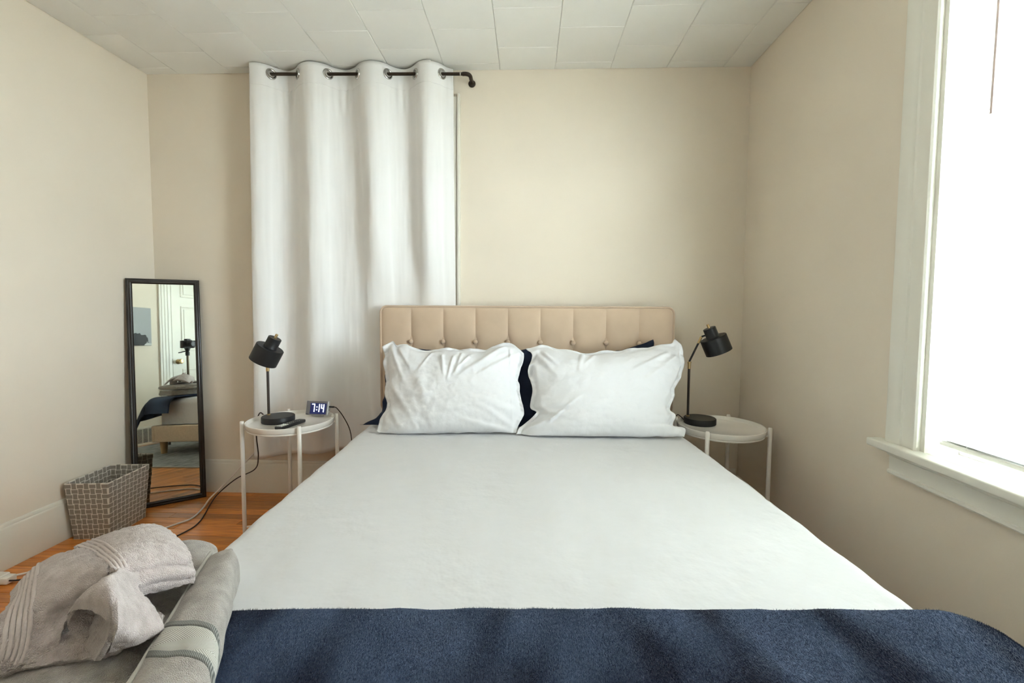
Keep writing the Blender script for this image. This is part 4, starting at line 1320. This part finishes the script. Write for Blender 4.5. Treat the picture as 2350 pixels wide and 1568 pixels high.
WING = [[(-0.792, 0.651, 0.655), (-0.76, 0.663, 0.692), (-0.713, 0.672, 0.712), (-0.629, 0.631, 0.73)], [(-0.744, 0.61, 0.668), (-0.684, 0.591, 0.712), (-0.644, 0.603, 0.73), (-0.569, 0.58, 0.742)], [(-0.69, 0.553, 0.69), (-0.644, 0.553, 0.706), (-0.609, 0.565, 0.72), (-0.565, 0.574, 0.732)], [(-0.652, 0.512, 0.692), (-0.629, 0.534, 0.686), (-0.618, 0.556, 0.692), (-0.600, 0.568, 0.698)], [(-0.634, 0.493, 0.678), (-0.616, 0.517, 0.670), (-0.605, 0.532, 0.674), (-0.599, 0.545, 0.680)], [(-0.637, 0.492, 0.662), (-0.612, 0.508, 0.660), (-0.598, 0.522, 0.660), (-0.592, 0.533, 0.664)]]
HOOD = [[(-0.758, 0.715, 0.69), (-0.738, 0.744, 0.695), (-0.736, 0.799, 0.685), (-0.727, 0.836, 0.67), (-0.705, 0.846, 0.655)], [(-0.673, 0.657, 0.715), (-0.655, 0.68, 0.722), (-0.652, 0.721, 0.715), (-0.636, 0.751, 0.7), (-0.613, 0.76, 0.68)], [(-0.603, 0.605, 0.735), (-0.584, 0.621, 0.742), (-0.576, 0.65, 0.735), (-0.566, 0.682, 0.72), (-0.552, 0.698, 0.7)], [(-0.561, 0.574, 0.742), (-0.553, 0.599, 0.735), (-0.543, 0.622, 0.728), (-0.534, 0.649, 0.718), (-0.526, 0.67, 0.705)], [(-0.557, 0.576, 0.735), (-0.552, 0.601, 0.722), (-0.548, 0.628, 0.715), (-0.534, 0.65, 0.708), (-0.524, 0.669, 0.7)]]
LOOP = [[(-.575 + .012 * cos(k * pi / 4 + 3.6), .612, .715 + .012 * sin(k * pi / 4 + 3.6)) for k in range(9)], [(-0.585, 0.585, 0.7), (-0.577, 0.577, 0.715), (-0.562, 0.566, 0.73), (-0.543, 0.552, 0.745), (-0.531, 0.546, 0.753), (-0.531, 0.553, 0.745), (-0.546, 0.573, 0.725), (-0.566, 0.584, 0.705), (-0.585, 0.585, 0.7)], [(-0.579, 0.568, 0.68), (-0.587, 0.56, 0.7), (-0.571, 0.543, 0.722), (-0.542, 0.526, 0.742), (-0.511, 0.512, 0.757), (-0.491, 0.506, 0.752), (-0.504, 0.523, 0.725), (-0.539, 0.547, 0.69), (-0.579, 0.568, 0.68)], [(-0.562, 0.54, 0.664), (-0.587, 0.546, 0.674), (-0.59, 0.543, 0.694), (-0.569, 0.535, 0.714), (-0.527, 0.515, 0.73), (-0.496, 0.501, 0.732), (-0.486, 0.498, 0.718), (-0.520, 0.512, 0.668), (-0.562, 0.54, 0.664)]]
FLAP = [[(-0.560, 0.592, 0.735), (-0.550, 0.606, 0.722), (-0.545, 0.622, 0.705)], [(-0.533, 0.548, 0.752), (-0.531, 0.563, 0.735), (-0.532, 0.581, 0.715)], [(-0.491, 0.506, 0.752), (-0.507, 0.546, 0.722), (-0.51, 0.575, 0.698)], [(-0.481, 0.496, 0.738), (-0.491, 0.534, 0.708), (-0.493, 0.569, 0.682)], [(-0.482, 0.496, 0.718), (-0.483, 0.526, 0.692), (-0.483, 0.564, 0.672)], [(-0.513, 0.519, 0.676), (-0.494, 0.539, 0.672), (-0.488, 0.571, 0.664)]]
UNDER = [[(-0.589, 0.567, 0.668), (-0.561, 0.577, 0.668), (-0.541, 0.595, 0.668), (-0.51, 0.597, 0.668)], [(-0.625, 0.524, 0.664), (-0.57, 0.542, 0.666), (-0.531, 0.563, 0.667), (-0.489, 0.573, 0.668)], [(-0.638, 0.497, 0.656), (-0.582, 0.52, 0.656), (-0.529, 0.538, 0.656), (-0.493, 0.577, 0.66)]]
def crs(ctrl, nu, nv):
    rows = [cat_rom(r, nu) for r in ctrl]
    cols = list(zip(*rows))
    out = [cat_rom(c, nv) for c in cols]         # out[col][row]
    return out
def crs_fn(ctrl):
    tab = crs(ctrl, 16, 16)
    nc, nr = len(tab) - 1, len(tab[0]) - 1
    def fn(u, v):
        a, b = u * nc, v * nr
        i, j = min(int(a), nc - 1), min(int(b), nr - 1)
        a -= i; b -= j
        return (tab[i][j] * (1 - a) + tab[i + 1][j] * a) * (1 - b) + (tab[i][j + 1] * (1 - a) + tab[i + 1][j + 1] * a) * b
    return fn
ht = tag(empty("hand_towel", (-.60, .62, .66)), "taupe ribbed-end hand towel twisted into a loop on top of the towel stack", "towel")
bpy.context.view_layer.update()
def cloth(name, ctrl, m, th, nu=70, nv=60, rib=None, ribs=6, pile=0, pseed=1):
    fn = crs_fn(ctrl)
    def g(u, v):
        p = fn(u, v)
        p = p + Vector((0, 0, .0022 * fbm(p.x * 60, p.y * 60, p.z * 40) + .0014 * fbm(p.x * 170, p.y * 170, p.z * 90, 2)))
        for rb in (rib or []):
            if rb[0] < u < rb[1]:
                k = (u - rb[0]) / (rb[1] - rb[0])
                p = p + Vector((0, 0, .0040 * abs(sin(k * pi * rb[2])) - .0035))
        return p
    o = grid(name, g, nu, nv, m)
    md = o.modifiers.new("thick", 'SOLIDIFY'); md.thickness = th; md.offset = 0
    md2 = o.modifiers.new("round", 'BEVEL'); md2.width = th * .35; md2.segments = 2; md2.limit_method = 'ANGLE'; md2.angle_limit = R_(60)
    fix(o, ht)
    if pile:
        fibres("terry_pile", g, 1e-3, pile, .0030, .00055, m, o, 0, 1, 0, 1, .8, pseed, th * .5 - .0003)
    return o
cloth("left_wing", WING, M_TAUPE, .008, 160, 70, rib=None)
cloth("back_wing", HOOD, M_TAUPE, .010, 120, 70, rib=None)
cloth("front_loop", LOOP, M_TAUPE, .006, 140, 70)
cloth("front_flap", FLAP, M_TAUPE, .006, 60, 60)
cloth("lower_layer", UNDER, M_TAUPE, .008)
M_RIB = mat("taupe_ribbing", (.50, .44, .415), .95, bump=.4, bscale=500, sheen=.2, spec=.05)
for ctrl, us, rr_ in ((WING, (.10, .155, .21, .265, .32), .0028), (HOOD, (.03, .075, .12, .165), .0022)):
    fn_ = crs_fn(ctrl)
    for u_ in us:
        tube_pts = [fn_(u_ + .006 * sin(k * .4), k / 28) + Vector((0, 0, .0046)) for k in range(29)]
        fix(tube("rib", tube_pts, rr_, M_RIB, None, 8), ht)
# the layered folded edges under the back wing
for k in range(2):
    dz = -.014 - k * .014
    lay = [[tuple(Vector(p) + Vector((0.010 - .004 * k, -.006 + .004 * k, dz - .002))) for p in r] for r in HOOD[1:]]
    cloth("folded_layer", lay, M_TAUPE, .009, 50, 40)

# ------------------------------------------------------------------ things behind the camera, seen in the mirror
dr = struct(empty("door_1", (.46, YF, 0)), "white panelled door with brass knob, seen in the mirror", "door")
bpy.context.view_layer.update()
M_DOOR = mat("door_paint", (.78, .76, .68), .4, var=.03, vscale=3)
DX0, DX1, DZ1 = .085, .845, 2.05
slab = fix(box("door_slab", DX0 + .004, DX1 - .004, YF + .001, YF + .018, .012, DZ1, M_DOOR, None, .002, 1), dr)
for (xa, xb) in ((DX0 + .115, DX0 + .335), (DX1 - .335, DX1 - .115)):
    for (za, zb) in ((.20, .83), (1.05, 1.597), (1.71, 1.96)):
        bm = bmesh.new()
        for (a0, a1, b0, b1) in ((xa, xb, za, za + .018), (xa, xb, zb - .018, zb), (xa, xa + .018, za + .018, zb - .018), (xb - .018, xb, za + .018, zb - .018)):
            bbox(bm, a0, a1, YF + .0175, YF + .026, b0, b1, .003, 1)
        pn = fix(from_bm("panel_moulding", bm, M_DOOR), slab)
        fix(box("raised_panel", xa + .035, xb - .035, YF + .0175, YF + .0235, za + .035, zb - .035, M_DOOR, None, .004, 1), slab)
for (xa, xb, za, zb) in ((DX0 - .135, DX0, 0.0, DZ1 + .01), (DX1, DX1 + .135, 0.0, DZ1 + .01), (DX0 - .135, DX1 + .135, DZ1 + .01, DZ1 + .145)):
    cs = fix(box("casing", xa, xb, YF + .0005, YF + .020, za + .0005, zb, M_TRIMW, None, .003, 1), dr)
    if zb < DZ1 + .1:
        for q in (.02, .055, .09):
            fix(box("fluting", xa + q + .004, xa + q + .024, YF + .0195, YF + .025, za + .15, zb - .01, M_TRIMW, None, .002, 1), cs)
km = axis_matrix((.152, YF + .018, .920), (0, 1, 0))
fix(lathe("knob", [(0, 0), (.030, 0), (.030, .004), (.024, .008), (.010, .012), (.010, .032), (.024, .040), (.029, .052), (.024, .064), (0, .070)], M_BRASS, None, 28, km, 50), slab)
fix(box("latch_plate", DX0 + .000, DX0 + .004, YF + .004, YF + .019, .885, .955, M_BRONZE), slab)

def art_mat():
    m = bpy.data.materials.new("photo_print"); m.use_nodes = True
    nt = m.node_tree; N = nt.nodes; L = nt.links; b = N["Principled BSDF"]; b.inputs["Roughness"].default_value = .6
    tc = N.new("ShaderNodeTexCoord"); sp = N.new("ShaderNodeSeparateXYZ"); L.new(tc.outputs["Object"], sp.inputs[0])
    nz = N.new("ShaderNodeTexNoise"); nz.inputs["Scale"].default_value = 30; L.new(tc.outputs["Object"], nz.inputs[0])
    def math_(op, a, b_):
        n = N.new("ShaderNodeMath"); n.operation = op
        for i, q in enumerate((a, b_)):
            if isinstance(q, (int, float)): n.inputs[i].default_value = q
            else: L.new(q, n.inputs[i])
        return n.outputs[0]
    # dark round treetop standing on the low horizon (object space: x along, z up)
    dx = math_('MULTIPLY', math_('SUBTRACT', sp.outputs[0], -.15), 9.0)
    dz = math_('MULTIPLY', math_('SUBTRACT', sp.outputs[2], .060), 14.0)
    rr = math_('ADD', math_('MULTIPLY', dx, dx), math_('MULTIPLY', dz, dz))
    rr = math_('ADD', rr, math_('MULTIPLY', math_('SUBTRACT', nz.outputs["Fac"], .5), 1.6))
    tree = math_('LESS_THAN', rr, 1.0)
    hor = math_('LESS_THAN', sp.outputs[2], .022)
    mx = N.new("ShaderNodeMix"); mx.data_type = 'RGBA'; mx.inputs[6].default_value = (.33, .345, .35, 1); mx.inputs[7].default_value = (.50, .51, .50, 1); L.new(hor, mx.inputs[0])
    m2 = N.new("ShaderNodeMix"); m2.data_type = 'RGBA'; m2.inputs[7].default_value = (.02, .022, .022, 1); L.new(mx.outputs[2], m2.inputs[6]); L.new(tree, m2.inputs[0])
    L.new(m2.outputs[2], b.inputs["Base Color"])
    return m
pa = tag(empty("canvas_print", (-.145, YF, 1.115)), "grey landscape print with one dark tree, seen in the mirror", "picture")
bpy.context.view_layer.update()
o = box("canvas", -.62, 0, .001, .022, 0, .43, art_mat(), None, .002, 1); o.parent = pa
fix(box("stretcher_frame", -.145 - .60, -.145 - .02, YF + .0002, YF + .0008, 1.135, 1.525, M_LEGW), pa)

vg = tag(empty("floor_register", (-.36, YF, .03)), "white slatted heating vent low on the wall, seen in the mirror", "vent")
bpy.context.view_layer.update()
VY = YF + .013
bm = bmesh.new()
for (a0, a1, b0, b1) in ((-.58, -.135, .180, .205), (-.58, -.135, .0005, .028), (-.58, -.555, .028, .180), (-.160, -.135, .028, .180)):
    bbox(bm, a0, a1, VY + .0004, VY + .012, b0, b1, .002, 1)
fix(from_bm("vent_frame", bm, M_TRIM, angle=R_(30)), vg)
fix(box("vent_back", -.555, -.16, VY + .0004, VY + .002, .028, .18, M_BLACK), vg)
for i in range(10):
    z = .036 + i * .0148
    fix(box("louver", -.555, -.16, VY + .003, VY + .010, z, z + .0055, M_TRIM), vg)
for i in range(6):
    x = -.50 + i * .058
    fix(box("mullion", x, x + .005, VY + .0022, VY + .0095, .028, .18, M_TRIM), vg)

# camera on a tripod standing where the picture was taken from
tp = tag(empty("tripod", (0, -.09, 0)), "dark tripod standing between the bed and the door, seen in the mirror", "tripod")
cb = tag(empty("photo_camera", (0, -.09, 1.02)), "black camera mounted on the tripod, seen in the mirror", "camera")
bpy.context.view_layer.update()
CM = Matrix(((cr.x, fw.x, cu.x, CAM.x), (cr.y, fw.y, cu.y, CAM.y), (cr.z, fw.z, cu.z, CAM.z), (0, 0, 0, 1)))
def cpart(name, bm, m, ang=35):
    bmesh.ops.transform(bm, matrix=CM, verts=bm.verts); bmesh.ops.recalc_face_normals(bm, faces=bm.faces)
    return fix(from_bm(name, bm, m, None, angle=R_(ang)), cb)
bm = bmesh.new(); bbox(bm, -.066, .066, -.150, -.098, -.050, .038, .008, 3); bbox(bm, -.024, .024, -.148, -.096, .036, .058, .006, 2); bbox(bm, .036, .066, -.125, -.085, -.048, .034, .010, 3)
cpart("camera_body", bm, M_PLASTIC)
bm = bmesh.new(); lathe_bm(bm, [(0, .0), (.030, 0), (.036, .004), (.036, .030), (.033, .034), (.033, .082), (.036, .088), (.036, .093), (.032, .093), (.028, .086), (0, .084)], 36, Matrix.Translation((0, -.100, 0)) @ axis_matrix((0, 0, 0), (0, 1, 0)))
cpart("lens", bm, M_PLASTIC)
bm = bmesh.new(); lathe_bm(bm, [(0, .0), (.010, 0), (.010, .010), (0, .010)], 16, Matrix.Translation((.045, -.120, .036))); cpart("shutter_dial", bm, M_GREYP)
M_TRI = mat("tripod_tube", (.10, .075, .045), .35, metal=.6)
HC = CM @ Vector((0, -.120, -.052))
hx, hy, hz = HC
fix(lathe("head", [(0, hz - .085), (.020, hz - .085), (.022, hz - .05), (.016, hz - .035), (.024, hz - .02), (.024, hz - .012), (.030, hz - .009), (.030, hz - .0005), (0, hz - .0005)], M_BLACK, None, 24, Matrix.Translation((hx, hy, 0)), 40), tp)
fix(tube("pan_handle", [(hx, hy, hz - .03), (hx - .09, hy - .02, hz - .05)], .006, M_BLACK, None, 10), tp)
fix(tube("centre_column", [(hx, hy, .42), (hx, hy, hz - .084)], .0125, M_TRI, None, 16), tp)
fix(lathe("shoulder", [(0, .66), (.030, .66), (.034, .68), (.034, .715), (.020, .73), (0, .73)], M_BLACK, None, 20, Matrix.Translation((hx, hy, 0)), 40), tp)
for a in (160, 275, 40):
    a = R_(a)
    f_ = .33
    foot = Vector((hx + f_ * cos(a), hy + f_ * sin(a), RUGZ + .012)); topp = Vector((hx + .028 * cos(a), hy + .028 * sin(a), .69))
    lg = fix(tube("leg", [topp, topp.lerp(foot, .55)], .012, M_TRI, None, 12), tp)
    fix(tube("lower_tube", [topp.lerp(foot, .5), foot], .0085, M_TRI, None, 12), lg)
    fix(tube("rubber_foot", [foot + Vector((0, 0, .012)), foot - Vector((0, 0, .0115))], .012, M_PLASTIC, None, 12), lg)

# unseen fill light added above the foot of the bed to brighten the room
cl = tag(empty("fill_light", (FILL_X, FILL_Y, ZC)), "round white fill light added out of view above the foot of the bed", "fill light")
bpy.context.view_layer.update()
Mx = Matrix.Translation((FILL_X, FILL_Y, 0))
fix(lathe("fill_base", [(0, ZC - .001), (.17, ZC - .001), (.17, ZC - .022), (.155, ZC - .026), (0, ZC - .026)], M_WHITE, None, 40, Mx), cl)
fix(lathe("fill_dome", [(.155, ZC - .0265), (.15, ZC - .05), (.12, ZC - .078), (.07, ZC - .094), (0, ZC - .099)], emis("fill_glow", (1.0, .98, .96), FILL_POWER), None, 40, Mx, 60), cl)
